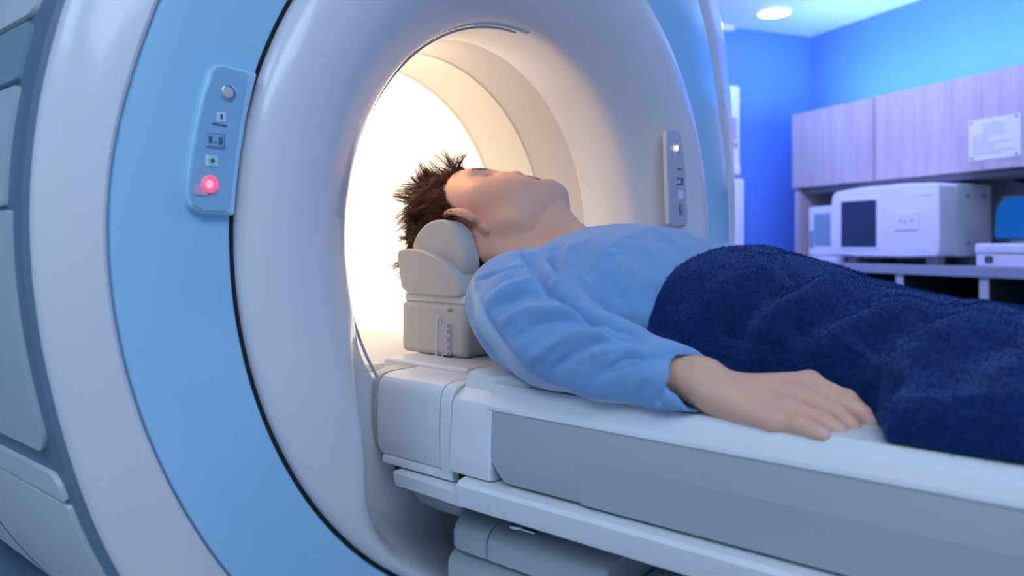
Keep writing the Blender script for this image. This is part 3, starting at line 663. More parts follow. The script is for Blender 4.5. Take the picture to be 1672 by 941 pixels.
def sdf_mesh(prims, lo, hi, h, B=20):
    lo = np.array(lo, np.float64); n = np.ceil((np.array(hi)-lo)/h).astype(int)+1
    n = ((n-1)//B+1)*B
    F = np.full(n, .05, np.float32)
    ax = [lo[i]+h*np.arange(n[i]) for i in range(3)]
    half = B*h*.5*1.75
    for i in range(0, n[0], B):
        for j in range(0, n[1], B):
            for k in range(0, n[2], B):
                c0 = np.array([ax[0][i], ax[1][j], ax[2][k]]); c1 = c0+h*(B-1)
                near = [p for p in prims if (p.lo-p.k-2*h < c1).all() and (p.hi+p.k+2*h > c0).all()]
                if not any(p.op == 'add' for p in near): continue
                cc = ((c0+c1)/2)[None].astype(np.float32)
                dc = sdf_eval(near, cc)[0]
                if dc < -half*1.6: F[i:i+B, j:j+B, k:k+B] = -.05; continue
                g = np.stack(np.meshgrid(ax[0][i:i+B], ax[1][j:j+B], ax[2][k:k+B], indexing='ij'), -1).reshape(-1, 3).astype(np.float32)
                F[i:i+B, j:j+B, k:k+B] = sdf_eval(near, g).reshape(B, B, B)
    S = (F < 0)
    cnt = np.zeros([x-1 for x in n], np.uint8)
    for dx in (0, 1):
        for dy in (0, 1):
            for dz in (0, 1): cnt += S[dx:n[0]-1+dx, dy:n[1]-1+dy, dz:n[2]-1+dz]
    act = np.argwhere((cnt > 0) & (cnt < 8))
    idx = np.full(cnt.shape, -1, np.int32); idx[tuple(act.T)] = np.arange(len(act))
    corners = [(a, b, c) for a in (0, 1) for b in (0, 1) for c in (0, 1)]
    val = np.stack([F[act[:, 0]+a, act[:, 1]+b, act[:, 2]+c] for a, b, c in corners], 1)
    acc = np.zeros((len(act), 3)); num = np.zeros(len(act))
    for p in range(8):
        for q in range(p+1, 8):
            cp, cq = np.array(corners[p]), np.array(corners[q])
            if np.abs(cp-cq).sum() != 1: continue
            m = (val[:, p] < 0) != (val[:, q] < 0)
            t = val[m, p]/(val[m, p]-val[m, q])
            acc[m] += cp + t[:, None]*(cq-cp); num[m] += 1
    verts = lo + h*(act + acc/num[:, None])
    quads = []
    for axn in range(3):
        o = [0, 0, 0]; o[axn] = 1
        A = S[:n[0]-o[0], :n[1]-o[1], :n[2]-o[2]]; Bm = S[o[0]:, o[1]:, o[2]:]
        e = np.argwhere(A != Bm)
        u, v = [(1, 2), (2, 0), (0, 1)][axn]
        ok = (e[:, u] > 0) & (e[:, v] > 0) & (e[:, u] < n[u]-1) & (e[:, v] < n[v]-1); e = e[ok]
        ins = S[tuple(e.T)]
        du = np.zeros(3, int); du[u] = 1; dv = np.zeros(3, int); dv[v] = 1
        q = np.stack([idx[tuple((e-du-dv).T)], idx[tuple((e-dv).T)], idx[tuple(e.T)], idx[tuple((e-du).T)]], 1)
        q[~ins] = q[~ins][:, ::-1]
        quads.append(q)
    return verts, np.concatenate(quads)
def mesh_from(name, verts, quads):
    me = bpy.data.meshes.new(name)
    me.vertices.add(len(verts)); me.vertices.foreach_set('co', verts.astype(np.float32).ravel())
    me.loops.add(len(quads)*4); me.loops.foreach_set('vertex_index', quads.astype(np.int32).ravel())
    me.polygons.add(len(quads)); me.polygons.foreach_set('loop_start', np.arange(0, len(quads)*4, 4, dtype=np.int32))
    me.update(calc_edges=True); me.validate(); return me
def relax(verts, quads, it=2, lam=.5):
    e = np.concatenate([quads[:, [0, 1]], quads[:, [1, 2]], quads[:, [2, 3]], quads[:, [3, 0]]])
    e = np.concatenate([e, e[:, ::-1]]); deg = np.bincount(e[:, 0], minlength=len(verts)).astype(float)[:, None]
    for _ in range(it):
        for l in (lam, -lam*1.04):
            s = np.stack([np.bincount(e[:, 0], weights=verts[e[:, 1], i], minlength=len(verts)) for i in range(3)], 1)
            verts = verts + l*(s/np.maximum(deg, 1)-verts)
    return verts
def vnormals(verts, quads):
    a = verts[quads[:, 2]]-verts[quads[:, 0]]; b = verts[quads[:, 3]]-verts[quads[:, 1]]; fn = np.cross(a, b)
    N = np.zeros_like(verts)
    for i in range(4):
        for c in range(3): N[:, c] += np.bincount(quads[:, i], weights=fn[:, c], minlength=len(verts))
    return N/np.maximum(np.linalg.norm(N, axis=1, keepdims=True), 1e-12)
def seg_dist(X, pts):
    """distance of points X to a 3D polyline and the parameter 0..1 along it"""
    best = np.full(len(X), 1e9); par = np.zeros(len(X)); L = len(pts)-1
    for i in range(L):
        a, b = np.array(pts[i]), np.array(pts[i+1]); ba = b-a
        t = np.clip((X-a)@ba/(ba@ba+1e-12), 0, 1); d = np.linalg.norm(X-a-t[:, None]*ba, axis=1)
        m = d < best; best[m] = d[m]; par[m] = (i+t[m])/L
    return best, par
def vnoise(X, scale, seed=0):
    """smooth value noise in -1..1"""
    Q = X*scale; i = np.floor(Q).astype(np.int64); f = Q-i; f = f*f*(3-2*f)
    def hsh(a, b, c):
        v = (a*73856093) ^ (b*19349663) ^ (c*83492791) ^ (seed*2654435761)
        v = (v ^ (v >> 13))*1274126177 & 0x7fffffff
        return ((v ^ (v >> 16)) & 0xffff)/32767.5-1
    r = 0
    for a in (0, 1):
        for b in (0, 1):
            for c in (0, 1):
                w = (f[:, 0] if a else 1-f[:, 0])*(f[:, 1] if b else 1-f[:, 1])*(f[:, 2] if c else 1-f[:, 2])
                r = r + w*hsh(i[:, 0]+a, i[:, 1]+b, i[:, 2]+c)
    return r

# ------------------------------------------------------------------ the patient: body
person = thing('person', (0, -.2, -.139), 'person lying on the back with the head in the bore, wearing a light blue gown', 'person')
PSI, TAU, ROL = math.radians(7.5), math.radians(-10.5), math.radians(-7)
_Ry = np.array([[math.cos(PSI), 0, math.sin(PSI)], [0, 1, 0], [-math.sin(PSI), 0, math.cos(PSI)]])
_Rx = np.array([[1, 0, 0], [0, math.cos(TAU), math.sin(TAU)], [0, -math.sin(TAU), math.cos(TAU)]])
# columns: world images of local u (patient right), v (face), w (crown)
_Rz = np.array([[math.cos(ROL), math.sin(ROL), 0], [-math.sin(ROL), math.cos(ROL), 0], [0, 0, 1]])
HB = _Rz @ _Rx @ _Ry @ np.array([[-1, 0, 0], [0, 0, 1], [0, 1, 0]], float)
HO = P(901, 300, 0, .013) - HB @ np.array([0, .081, .014])
def hw(u, v, w): return HO + HB @ np.array([u, v, w], float)
def to_local(X): return (X-HO) @ HB
def hcap(a, b, ra, rb, op='add', k=.01): return p_cap(hw(*a), hw(*b), ra, rb, op, k)
def hsph(c, r, op='add', k=.01): return p_sph(hw(*c), r, op, k)
def hell(c, r, op='add', k=.01, R=None): return p_ell(hw(*c), r, (HB.T if R is None else R @ HB.T), op, k)
def rot_w(a): c, s = math.cos(a), math.sin(a); return np.array([[c, s, 0], [-s, c, 0], [0, 0, 1]])
def rot_u(a): c, s = math.cos(a), math.sin(a); return np.array([[1, 0, 0], [0, c, s], [0, -s, c]])
def rot_v(a): c, s = math.cos(a), math.sin(a); return np.array([[c, 0, s], [0, 1, 0], [-s, 0, c]])
head = []
head += [hell((0, -.012, .122), (.073, .087, .073), k=.02), hell((0, .020, .112), (.064, .060, .060), k=.03)]
head += [hell((0, .022, .070), (.056, .056, .062), k=.03)]
for s in (1, -1):
    head += [hcap((s*.056, .004, .050), (s*.048, .022, .022), .014, .014, k=.025), hcap((s*.048, .022, .022), (s*.014, .066, .010), .0135, .0125, k=.022)]
    head += [hsph((s*.045, .045, .082), .017, k=.022), hsph((s*.040, .045, .055), .018, k=.03), hsph((s*.030, .056, .040), .016, k=.03)]
head += [hell((0, .040, .028), (.036, .032, .026), k=.025), hell((0, .069, .012), (.019, .0135, .0125), k=.014), hell((0, .063, .040), (.030, .014, .022), k=.02)]
head += [hcap((-.030, .064, .111), (.030, .064, .111), .010, .010, k=.018)]
for s in (1, -1):
    head += [hell((s*.030, .080, .0965), (.018, .014, .0105), 'cut', .014), hsph((s*.0305, .0585, .0965), .0145, k=.005)]
    head += [hcap((s*.014, .071, .0925), (s*.041, .064, .094), .0016, .0016, 'cut', .003), hcap((s*.014, .073, .1025), (s*.042, .064, .1030), .0014, .0014, 'cut', .004)]
head += [hcap((0, .065, .106), (0, .0765, .070), .0075, .0095, k=.012), hsph((0, .0785, .0665), .0095, k=.008)]
for s in (1, -1):
    head += [hell((s*.0130, .0725, .0625), (.0068, .0095, .0075), k=.006)]
    head += [hell((s*.0070, .0770, .0565), (.0040, .0060, .0045), 'cut', .0025)]
head += [hell((0, .0765, .0440), (.0245, .0095, .0052), k=.004), hell((0, .0760, .0345), (.0215, .0100, .0062), k=.004), hcap((-.022, .0735, .0395), (.022, .0735, .0395), .0013, .0013, 'cut', .003) if False else hell((0, .0830, .0394), (.0255, .0090, .0009), 'cut', .003)]
head += [hell((0, .0795, .0265), (.016, .006, .0035), 'cut', .010)]
head += [hcap((0, .081, .050), (0, .079, .056), .0022, .0022, 'cut', .006)]
# ears
EC = {}
for s in (1, -1):
    c = np.array([s*.0715, .013, .073]); EC[s] = c
    tilt_ = rot_u(math.radians(-14)) ; fl_ = rot_w(math.radians(-s*42))
    Rm = tilt_ @ fl_
    def el(q): return c + Rm.T @ np.array(q, float)           # ear-local: x out of the head, y forward, z up
    head.append(p_ell(hw(*el((s*.003, 0, 0))), (.0052, .0165, .027), Rm @ HB.T, 'add', .004))
    pts = [el((s*.009, .010*math.cos(t)*1.35-.001, .004+.0245*math.sin(t))) for t in np.linspace(-.2, math.pi+1.15, 16)]
    head += [Prim(p.fn, p.lo, p.hi, 'add', .0025) for p in p_path([hw(*p) for p in pts], [.0030]+[.0036]*13+[.0045, .006])]
    head.append(p_ell(hw(*el((s*.008, .004, -.026))), (.0042, .0066, .0085), Rm @ HB.T, 'add', .003))
    head.append(p_ell(hw(*el((s*.0115, .0015, -.003))), (.0075, .0085, .0140), Rm @ HB.T, 'cut', .003))
    head.append(p_ell(hw(*el((s*.0125, -.002, .0165))), (.0045, .0068, .0050), Rm @ HB.T, 'cut', .003))
    head.append(hcap(tuple(el((s*.008, .0115, -.008))), tuple(el((s*.006, .012, -.001))), .0042, .004, k=.004))
# neck
head += [p_cap((0, .050, -.035), (0, -.10, -.070), .054, .058, k=.03), p_cap((.008, .008, .020), (.002, -.052, -.012), .025, .024, k=.03)]
for s in (1, -1):
    head += [p_cap(hw(s*.060, -.022, .050), np.array([-s*.018, -.085, -.020]), .014, .009, k=.02)]
head += [p_sph((.004, -.018, .018), .013, k=.018)]
# trunk, arms
body = head + [p_loft([(.0, .08, .035, 0, -.06), (-.05, .135, .05, 0, -.068), (-.10, .15, .062, 0, -.068), (-.16, .150, .064, 0, -.072), (-.23, .135, .045, 0, -.088), (-.30, .11, .032, 0, -.100), (-.40, .095, .026, 0, -.106), (-.60, .09, .024, 0, -.108)], k=.03)]
SH, EL, WR = np.array([-.150, -.066, -.066]), np.array([-.207, -.168, -.100]), np.array([-.200, -.318, -.1150])
body += p_path([SH, EL, WR], [.040, .031, .0165], k=.02)
body += p_path([SH*[-1, 1, 1], EL*[-.95, 1, 1.03], np.array([.19, -.30, -.118]), np.array([.185, -.37, -.120])], [.044, .034, .020, .015], k=.02)
# right hand
def fp(u, v, x): return P(u, v, 0, x)
Wc = fp(1167, 637, -.199)
fing = {
 'index':  ([fp(1322, 627, -.159), fp(1383, 655, -.160), fp(1408, 677, -.1615), fp(1420, 693, -.163)], [.0086, .0078, .0070, .0060]),
 'middle': ([fp(1302, 649, -.178), fp(1366, 678, -.179), fp(1388, 696, -.180), fp(1396, 708, -.180)], [.0088, .0082, .0074, .0064]),
 'ring':   ([fp(1284, 671, -.196), fp(1341, 690, -.197), fp(1363, 702, -.1975), fp(1373, 710, -.1975)], [.0086, .0079, .0071, .0061]),
 'pinky':  ([fp(1262, 689, -.2115), fp(1303, 695, -.213), fp(1329, 704, -.2145), fp(1344, 710, -.215)], [.0078, .0069, .0062, .0053]),
}
hand = [p_cap(WR, Wc, .0165, .0150, k=.010), p_ell(Wc+np.array([.000, .003, .001]), (.020, .020, .0148), k=.010)]
for nm, (pts, rs) in fing.items():
    base = Wc + np.array([{'index': .010, 'middle': .003, 'ring': -.004, 'pinky': -.010}[nm], -.004, -.001])
    hand.append(p_cap(base, pts[0], .0122, rs[0]+.0010, k=.008))
for nm, (pts, rs) in fing.items():
    hand.append(p_sph(pts[0]+np.array([0, 0, .0012]), rs[0]+.0004, k=.004))
    ch = p_path(pts, rs, k=.0012); ch[0].k = .0025; hand += ch
    hand.append(p_sph(pts[1]+np.array([0, 0, .0010]), rs[1]+.0002, k=.002))
hand += p_path([Wc+np.array([.014, -.016, -.004]), Wc+np.array([.026, -.048, -.008]), Wc+np.array([.034, -.072, -.009]), Wc+np.array([.036, -.088, -.011])], [.0135, .0115, .0095, .0075], k=.008)
hand.append(p_ell((Wc+fing['pinky'][0][0])/2+np.array([0, -.002, -.004]), (.011, .028, .0095), k=.010))
hand.append(p_sph(fp(1182, 640, -.206), .0085, k=.010))
body += hand
bv, bq = sdf_mesh(body, (-.25, -.60, -.150), (.24, .24, .118), .00165)
bv = relax(bv, bq, 1)
L = to_local(bv)
# keep the skin inside the gown / off the pad
mb_ = mesh_from('body', bv, bq)
# skin colours
base_c = np.array([.82, .47, .33]); colr = np.tile(base_c, (len(bv), 1))
def blend(mask, c):
    global colr
    m = np.clip(mask, 0, 1)[:, None]; colr = colr*(1-m)+np.array(c)*m
def gl(c, r): return np.exp(-(((L-np.array(c))/np.array(r))**2).sum(1))
is_head = bv[:, 1] > -.09
blend(.35*gl((.045, .05, .07), (.022, .03, .022))*is_head, (.78, .35, .25))
for s in (1, -1): blend(.75*gl(EC[s]+np.array([s*.004, 0, 0]), (.014, .022, .034))*is_head, (.68, .27, .21))
blend(.45*gl((0, .092, .066), (.014, .014, .014))*is_head, (.70, .36, .29))
blend(.30*gl((0, .062, .020), (.045, .03, .022))*is_head, (.50, .37, .33))
lip = (np.abs(L[:, 0]) < .026) & (L[:, 1] > .062)
lm = np.clip(1.3-np.sqrt((L[:, 0]/.0245)**2+((L[:, 2]-.0392)/.0098)**2)**3, 0, 1)*lip*is_head
blend(.9*lm, (.66, .20, .19))
for s in (1, -1):
    ex = L[:, 0]*s
    bm_ = np.exp(-((L[:, 2]-(.1105+.004*np.clip((ex-.012)/.02, 0, 1)-.003*np.clip((ex-.032)/.012, 0, 1)))/(.0030*(1-.55*np.clip((ex-.014)/.024, 0, 1))))**4)*(ex > .010)*(ex < .038)*(L[:, 1] > .045)*is_head
    blend(.88*bm_, (.035, .022, .016))
    d_, _ = seg_dist(bv, [hw(s*.015, .0715, .0935), hw(s*.024, .0735, .0918), hw(s*.033, .0725, .0918), hw(s*.041, .0675, .0935), hw(s*.047, .061, .096)])
    blend(.9*np.exp(-(d_/.0019)**2)*is_head, (.04, .025, .02))
for nm, (pts, rs) in fing.items():
    for c, w_ in ((pts[0], .011), (pts[1], .008), (pts[3], .007)):
        blend(.40*np.exp(-(np.linalg.norm(bv-c-np.array([0, 0, .006]), axis=1)/w_)**2), (.70, .32, .27))
    tip = pts[3] + (pts[3]-pts[2])/np.linalg.norm(pts[3]-pts[2])*rs[3]*.35 + np.array([-.002, -.001, rs[3]*.85])
    blend(.9*(np.exp(-(np.linalg.norm((bv-tip)/np.array([.0042, .0052, .0042]), axis=1))**6)), (.76, .50, .46))
# hair-covered scalp
def hairline(Lc):
    """positive inside the hair area (metres)"""
    u, v, w = np.abs(Lc[:, 0]), Lc[:, 1], Lc[:, 2]
    front = .030 + 0*u - .55*np.clip(u-.045, 0, 1)                     # v limit on top
    top = np.minimum(w-.150+.1*u, 1)
    side_v = np.interp(w, [.02, .045, .068, .085, .100, .117, .130, .139, .152], [-.062, -.030, -.014, .018, .024, .034, .048, .072, .10])
    return np.minimum(side_v-v, w-.018)
hl = hairline(L)
blend(.96*np.clip(hl/.006+.35, 0, 1)*is_head*(L[:, 2] > .015)*(np.abs(L[:, 0]) < .085)*(~((gl(EC[1], (.016, .022, .034))+gl(EC[-1], (.016, .022, .034))) > .45)), (.030, .019, .013))
ca_ = mb_.color_attributes.new('skin_tone', 'FLOAT_COLOR', 'POINT')
ca_.data.foreach_set('color', np.concatenate([colr, np.ones((len(colr), 1))], 1).astype(np.float32).ravel())
M['skin'] = mat('skin', (.82, .47, .33), .42, noise=(.06, 90), bump=.10, bump_scale=700, sss=.12, attr='skin_tone', spec=.4)
ob = obj('body', mb_, M['skin'], person, sharp=180)

# ------------------------------------------------------------------ hair strands
def hair_mat():
    m = bpy.data.materials.new('dark_brown_hair'); m.use_nodes = True; nt = m.node_tree; b = nt.nodes['Principled BSDF']
    b.inputs['Base Color'].default_value = (.055, .032, .020, 1); b.inputs['Roughness'].default_value = .38
    tr = nt.nodes.new('ShaderNodeBsdfTranslucent'); tr.inputs['Color'].default_value = (.60, .24, .08, 1)
    mx = nt.nodes.new('ShaderNodeMixShader'); mx.inputs['Fac'].default_value = .40
    n = nt.nodes.new('ShaderNodeTexNoise'); n.inputs['Scale'].default_value = 60
    tc = nt.nodes.new('ShaderNodeTexCoord'); nt.links.new(tc.outputs['Object'], n.inputs['Vector'])
    cr = nt.nodes.new('ShaderNodeValToRGB'); cr.color_ramp.elements[0].color = (.030, .018, .012, 1); cr.color_ramp.elements[1].color = (.085, .048, .028, 1)
    nt.links.new(n.outputs['Fac'], cr.inputs['Fac']); nt.links.new(cr.outputs['Color'], b.inputs['Base Color'])
    nt.links.new(b.outputs['BSDF'], mx.inputs[1]); nt.links.new(tr.outputs['BSDF'], mx.inputs[2])
    nt.links.new(mx.outputs['Shader'], nt.nodes['Material Output'].inputs['Surface']); return m
M['hair'] = hair_mat()
N_b = vnormals(bv, bq)
cand = np.where((hl > .001) & is_head & (L[:, 2] > .02) & (~((gl(EC[1], (.016, .020, .032))+gl(EC[-1], (.016, .020, .032))) > .4)))[0]
NST = 14000
pick = RNG.choice(cand, NST, replace=True)
roots = bv[pick] + RNG.normal(0, .0008, (NST, 3)); rn = N_b[pick]; rl_ = to_local(roots)
nl = rn @ HB                                                   # normals in head frame
topw = np.clip((rl_[:, 2]-.105)/.05, 0, 1)
back = np.clip((-rl_[:, 1]-.02)/.05, 0, 1)
frontm = np.clip((rl_[:, 1]+.02)/.05, 0, 1)
crown = np.clip((rl_[:, 2]-.165)/.03, 0, 1)*np.clip((.02-rl_[:, 1])/.05, 0, 1)
length = .008 + .021*topw*(1-.5*crown) + .014*frontm*topw + .003*back
length *= .8+.4*RNG.random(NST)
length = np.where((rl_[:, 1] < -.04) & (rl_[:, 2] < .13), .0045, length)
cl = np.stack([vnoise(roots, 75, 11), vnoise(roots, 75, 12), vnoise(roots, 75, 13)], 1)
cl2 = np.stack([vnoise(roots, 150, 21), vnoise(roots, 150, 22), vnoise(roots, 150, 23)], 1)
fq_ = (frontm*topw); flow = np.stack([.15*np.sign(rl_[:, 0])*(1-fq_), -.60*(1-fq_)-.1*fq_, (.30*topw-.55*(1-topw))*(1-fq_)+.95*fq_], 1)
d0 = nl*(.42+.16*topw[:, None]) + flow*.95 + cl*.8 + cl2*.35 + RNG.normal(0, .10, (NST, 3))
d0 /= np.linalg.norm(d0, axis=1, keepdims=True)
curl = flow*1.0 + cl*2.0 + cl2*1.2 - nl*.35
NSEG = 7; K = 3
pos = rl_.copy(); dirs = d0.copy(); path = [pos.copy()]; rad0 = .00040+.00022*RNG.random(NST)
for sgi in range(NSEG):
    pos = pos + dirs*(length/NSEG)[:, None]
    dirs = dirs + curl*.36; dirs /= np.linalg.norm(dirs, axis=1, keepdims=True)
    q = (pos-np.array([0, -.012, .122]))/np.array([.0735, .0875, .0735]); m_ = np.linalg.norm(q, axis=1)   # stay outside of the skull
    ins = (m_ < 1.0); pos[ins] = np.array([0, -.012, .122]) + (q[ins]/m_[ins][:, None])*np.array([.0735, .0875, .0735])*1.01
    path.append(pos.copy())
path = np.stack(path, 1)                                       # strands, seg, 3
NG = 420; gd = np.arange(NG)                                    # strands gather into locks around guide strands
near = np.empty(NST, int)
for a in range(0, NST, 2000): near[a:a+2000] = ((rl_[a:a+2000, None]-rl_[None, gd])**2).sum(-1).argmin(1)
tt_ = np.linspace(0, 1, NSEG+1)
off = (rl_-rl_[near])[:, None]*(1-.80*tt_)[None, :, None]
wl = (.72*tt_**.9)[None, :, None]*np.clip(length/.012-.4, 0, 1)[:, None, None]
wav = np.stack([np.sin(near*1.7)[:, None]*np.sin(tt_*5.2)[None], np.cos(near*2.3)[:, None]*np.sin(tt_*5.2)[None], np.sin(near*3.1)[:, None]*np.sin(tt_*5.2)[None]], -1)*.0048
path = path*(1-wl) + (path[near]+off+wav)*wl
ring_v = []
for sgi in range(NSEG+1):
    dirs = path[:, min(sgi+1, NSEG)]-path[:, max(sgi-1, 0)]; dirs /= np.maximum(np.linalg.norm(dirs, axis=1, keepdims=True), 1e-9)
    a = np.cross(dirs, np.array([.3, .5, .81])); a /= np.maximum(np.linalg.norm(a, axis=1, keepdims=True), 1e-9); b = np.cross(dirs, a)
    r = (rad0*(1-.85*sgi/NSEG))[:, None]
    ring_v.append(np.stack([path[:, sgi] + (a*math.cos(2*math.pi*q/K)+b*math.sin(2*math.pi*q/K))*r for q in range(K)], 1))
RV = np.stack(ring_v, 1)                                       # strands, seg, K, 3
hv = (RV.reshape(-1, 3) @ HB.T) + HO
ii = np.arange(NST*(NSEG+1)*K).reshape(NST, NSEG+1, K)
hq = []
for q in range(K):
    hq.append(np.stack([ii[:, :-1, q], ii[:, :-1, (q+1) % K], ii[:, 1:, (q+1) % K], ii[:, 1:, q]], -1).reshape(-1, 4))
obj('hair', mesh_from('hair', hv, np.concatenate(hq)), M['hair'], person, sharp=180)

# ------------------------------------------------------------------ gown
TG = [(.000, .075, .022, 0, -.052), (-.022, .115, .038, 0, -.055), (-.05, .147, .056, 0, -.061), (-.09, .160, .0765, 0, -.0625), (-.13, .163, .0825, 0, -.0665), (-.17, .162, .081, .0, -.0685), (-.21, .158, .071, 0, -.0755), (-.25, .145, .055, 0, -.082), (-.30, .134, .044, 0, -.090)]
SLV = [np.array([-.128, -.068, -.062]), np.array([-.158, -.092, -.068]), np.array([-.189, -.132, -.0775]), np.array([-.2070, -.175, -.0905]), np.array([-.207, -.235, -.106]), np.array([-.2060, -.290, -.1165]), np.array([-.2045, -.326, -.1195])]
SLR = [.048, .0505, .0490, .0435, .035, .0268, .0240]
gp = [p_loft(TG, k=.02)]
slv = p_path(SLV, SLR, k=.016)
gp += slv
LS = [q*np.array([-1, 1, 1]) for q in SLV]; gp += p_path(LS, SLR, k=.016)
# flatten everything onto the table plane
gp.append(Prim(lambda X: X[:, 2]+.1380, (-.3, -.5, -.3), (.3, .1, -.1380), 'cut', .004))
# neck hole
gp += [p_cap((0, .08, -.020), (0, -.040, -.030), .066, .058, 'cut', .006), p_cap((0.004, -.03, -.005), (.004, -.062, .020), .040, .020, 'cut', .006)]
# open cuffs: cut the end flat and hollow the sleeve
def cuff_cut(sg):
    nrm = np.array([sg*.40, -.84, .36], np.float32); nrm /= np.linalg.norm(nrm); c0 = np.array([sg*.2050, -.3185, -.1185], np.float32)
    pl = Prim(lambda X: -((X-c0)@nrm), (min(sg*.15, sg*.26), -.42, -.17), (max(sg*.15, sg*.26), -.29, -.06), 'cut', .002)
    return [pl]
GX = lambda X, sg: np.abs(X[:, 0]-sg*.206)
def cuff_region(sg):
    nrm = np.array([sg*.40, -.84, .36], np.float32); nrm /= np.linalg.norm(nrm); c0 = np.array([sg*.2050, -.3185, -.1185], np.float32)
    # only near the sleeve end: outside a 6 cm radius around the cuff the torso is untouched
    return Prim(lambda X: np.maximum(-((X-c0)@nrm), np.linalg.norm(X-c0, axis=1)-.060), c0-.062, c0+.062, 'cut', .002)
gp += [cuff_region(-1), cuff_region(1)]
for sg in (-1, 1):
    m3 = np.array([-sg, 1, 1]); end = SLV[-1] + (SLV[-1]-SLV[-2])*.6
    for a, b, ra, rb in ((SLV[-3], SLV[-2], SLR[-3]-.0040, SLR[-2]-.0040), (SLV[-2], end, SLR[-2]-.0040, SLR[-1]-.0046)):
        c = p_cap(a*m3, b*m3, ra, rb, 'cut', .002)
        gp.append(Prim((lambda X, f=c.fn: np.maximum(f(X), -(X[:, 2]+.1352))), c.lo, c.hi, 'cut', .002))
gv, gq = sdf_mesh(gp, (-.27, -.36, -.142), (.27, .03, .024), .0018)
gv = relax(gv, gq, 2)
Ng = vnormals(gv, gq)
# folds: 3D crease polylines (given where the folds run on the near side of the cloth)
def project(X):
    R_ = X-CAM; z = R_@FW; return 836+FPX*(R_@RT)/z, 470.5+SHY-FPX*R_[:, 2]/z, z
def surf_reader(V, Nn):
    pu, pv, pz = project(V); face = ((CAM-V)*Nn).sum(1) > 0
    def f(u, v):
        d = np.hypot(pu-u, pv-v); d[~face] = 1e6
        c = np.where(d < 2.5)[0]
        return V[c[np.argmin(pz[c])]] if len(c) else V[np.argmin(d)]
    return f
onsurf = surf_reader(gv, Ng)                                     # reads off where on the near side of the cloth a fold lies
FOLDS = [  # (pixel polyline, width, depth (+ valley, - ridge))
 ([(872,412),(884,442),(905,470),(950,502),(1000,534),(1046,552)], .0075, .0080),
 ([(845,405),(868,425),(880,446)], .0060, .0040),
 ([(905,408),(914,436),(938,465),(962,492)], .010, .0038), ([(935,395),(925,420),(940,450),(975,480)], .008, -.0030),
 ([(775,455),(800,447),(830,436),(862,432)], .0045, .0022),
 ([(795,490),(850,462),(900,455),(925,462)], .0085, -.0030), ([(800,505),(850,480),(905,474),(940,486)], .0075, .0032),
 ([(815,530),(870,505),(920,505),(965,512)], .0075, -.0030), ([(830,560),(880,528),(935,520),(985,535)], .0075, .0030),
 ([(865,590),(900,560),(950,540),(1000,546)], .0070, -.0030), ([(900,610),(940,575),(980,556),(1030,565)], .0065, .0032),
 ([(960,585),(1000,563),(1050,570)], .006, -.0026), ([(975,615),(1020,590),(1080,580),(1120,585)], .0065, .0026),
 ([(1020,640),(1060,612),(1110,600)], .006, -.0018), ([(1050,665),(1090,635),(1130,612)], .006, .0018),
 ([(985,440),(1010,480),(1030,520)], .010, .0030), ([(1005,420),(1040,450),(1060,480)], .010, -.0025), ([(1050,405),(1070,440),(1075,470)], .008, .0022),
 ([(1085,385),(1110,410),(1125,425)], .008, .0018), ([(960,385),(985,410),(1010,420)], .009, -.0022), ([(1090,690),(1075,660),(1090,630),(1140,595)], .0022, .0012),
 ([(785,470),(790,520),(830,580),(900,635)], .007, .0020),
]
disp = np.zeros(len(gv))
facing = np.clip(((CAM-gv)/np.linalg.norm(CAM-gv, axis=1, keepdims=True)*Ng).sum(1)*3+.6, 0, 1)
for pl, wd, dp in FOLDS:
    pts3 = [onsurf(*p) for p in pl]
    d_, t_ = seg_dist(gv, pts3)
    disp -= 1.9*dp*np.exp(-(d_/(wd*.78))**2)*np.clip(np.minimum(t_, 1-t_)*5+.25, 0, 1)
disp += .0016*vnoise(gv*np.array([1, .55, 1]), 34, 3) + .0008*vnoise(gv, 80, 5)
gv = gv + Ng*disp[:, None]
gv = relax(gv, gq, 1)
# paler band coloured along the underside of the sleeve
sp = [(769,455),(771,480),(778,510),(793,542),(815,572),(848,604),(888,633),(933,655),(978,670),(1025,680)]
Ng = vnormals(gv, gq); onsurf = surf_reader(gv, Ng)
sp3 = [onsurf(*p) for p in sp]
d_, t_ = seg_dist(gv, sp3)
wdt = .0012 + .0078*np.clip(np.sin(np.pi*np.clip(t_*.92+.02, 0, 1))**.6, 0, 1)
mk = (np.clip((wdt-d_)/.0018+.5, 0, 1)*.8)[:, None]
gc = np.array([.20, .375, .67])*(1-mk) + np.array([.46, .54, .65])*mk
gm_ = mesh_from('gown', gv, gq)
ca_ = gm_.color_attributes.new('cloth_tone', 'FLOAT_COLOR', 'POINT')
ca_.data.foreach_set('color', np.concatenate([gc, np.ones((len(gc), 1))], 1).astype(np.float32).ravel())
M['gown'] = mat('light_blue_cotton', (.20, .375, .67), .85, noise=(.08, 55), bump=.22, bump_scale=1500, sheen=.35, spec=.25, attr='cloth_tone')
gown = obj('gown', gm_, M['gown'], person, sharp=180)
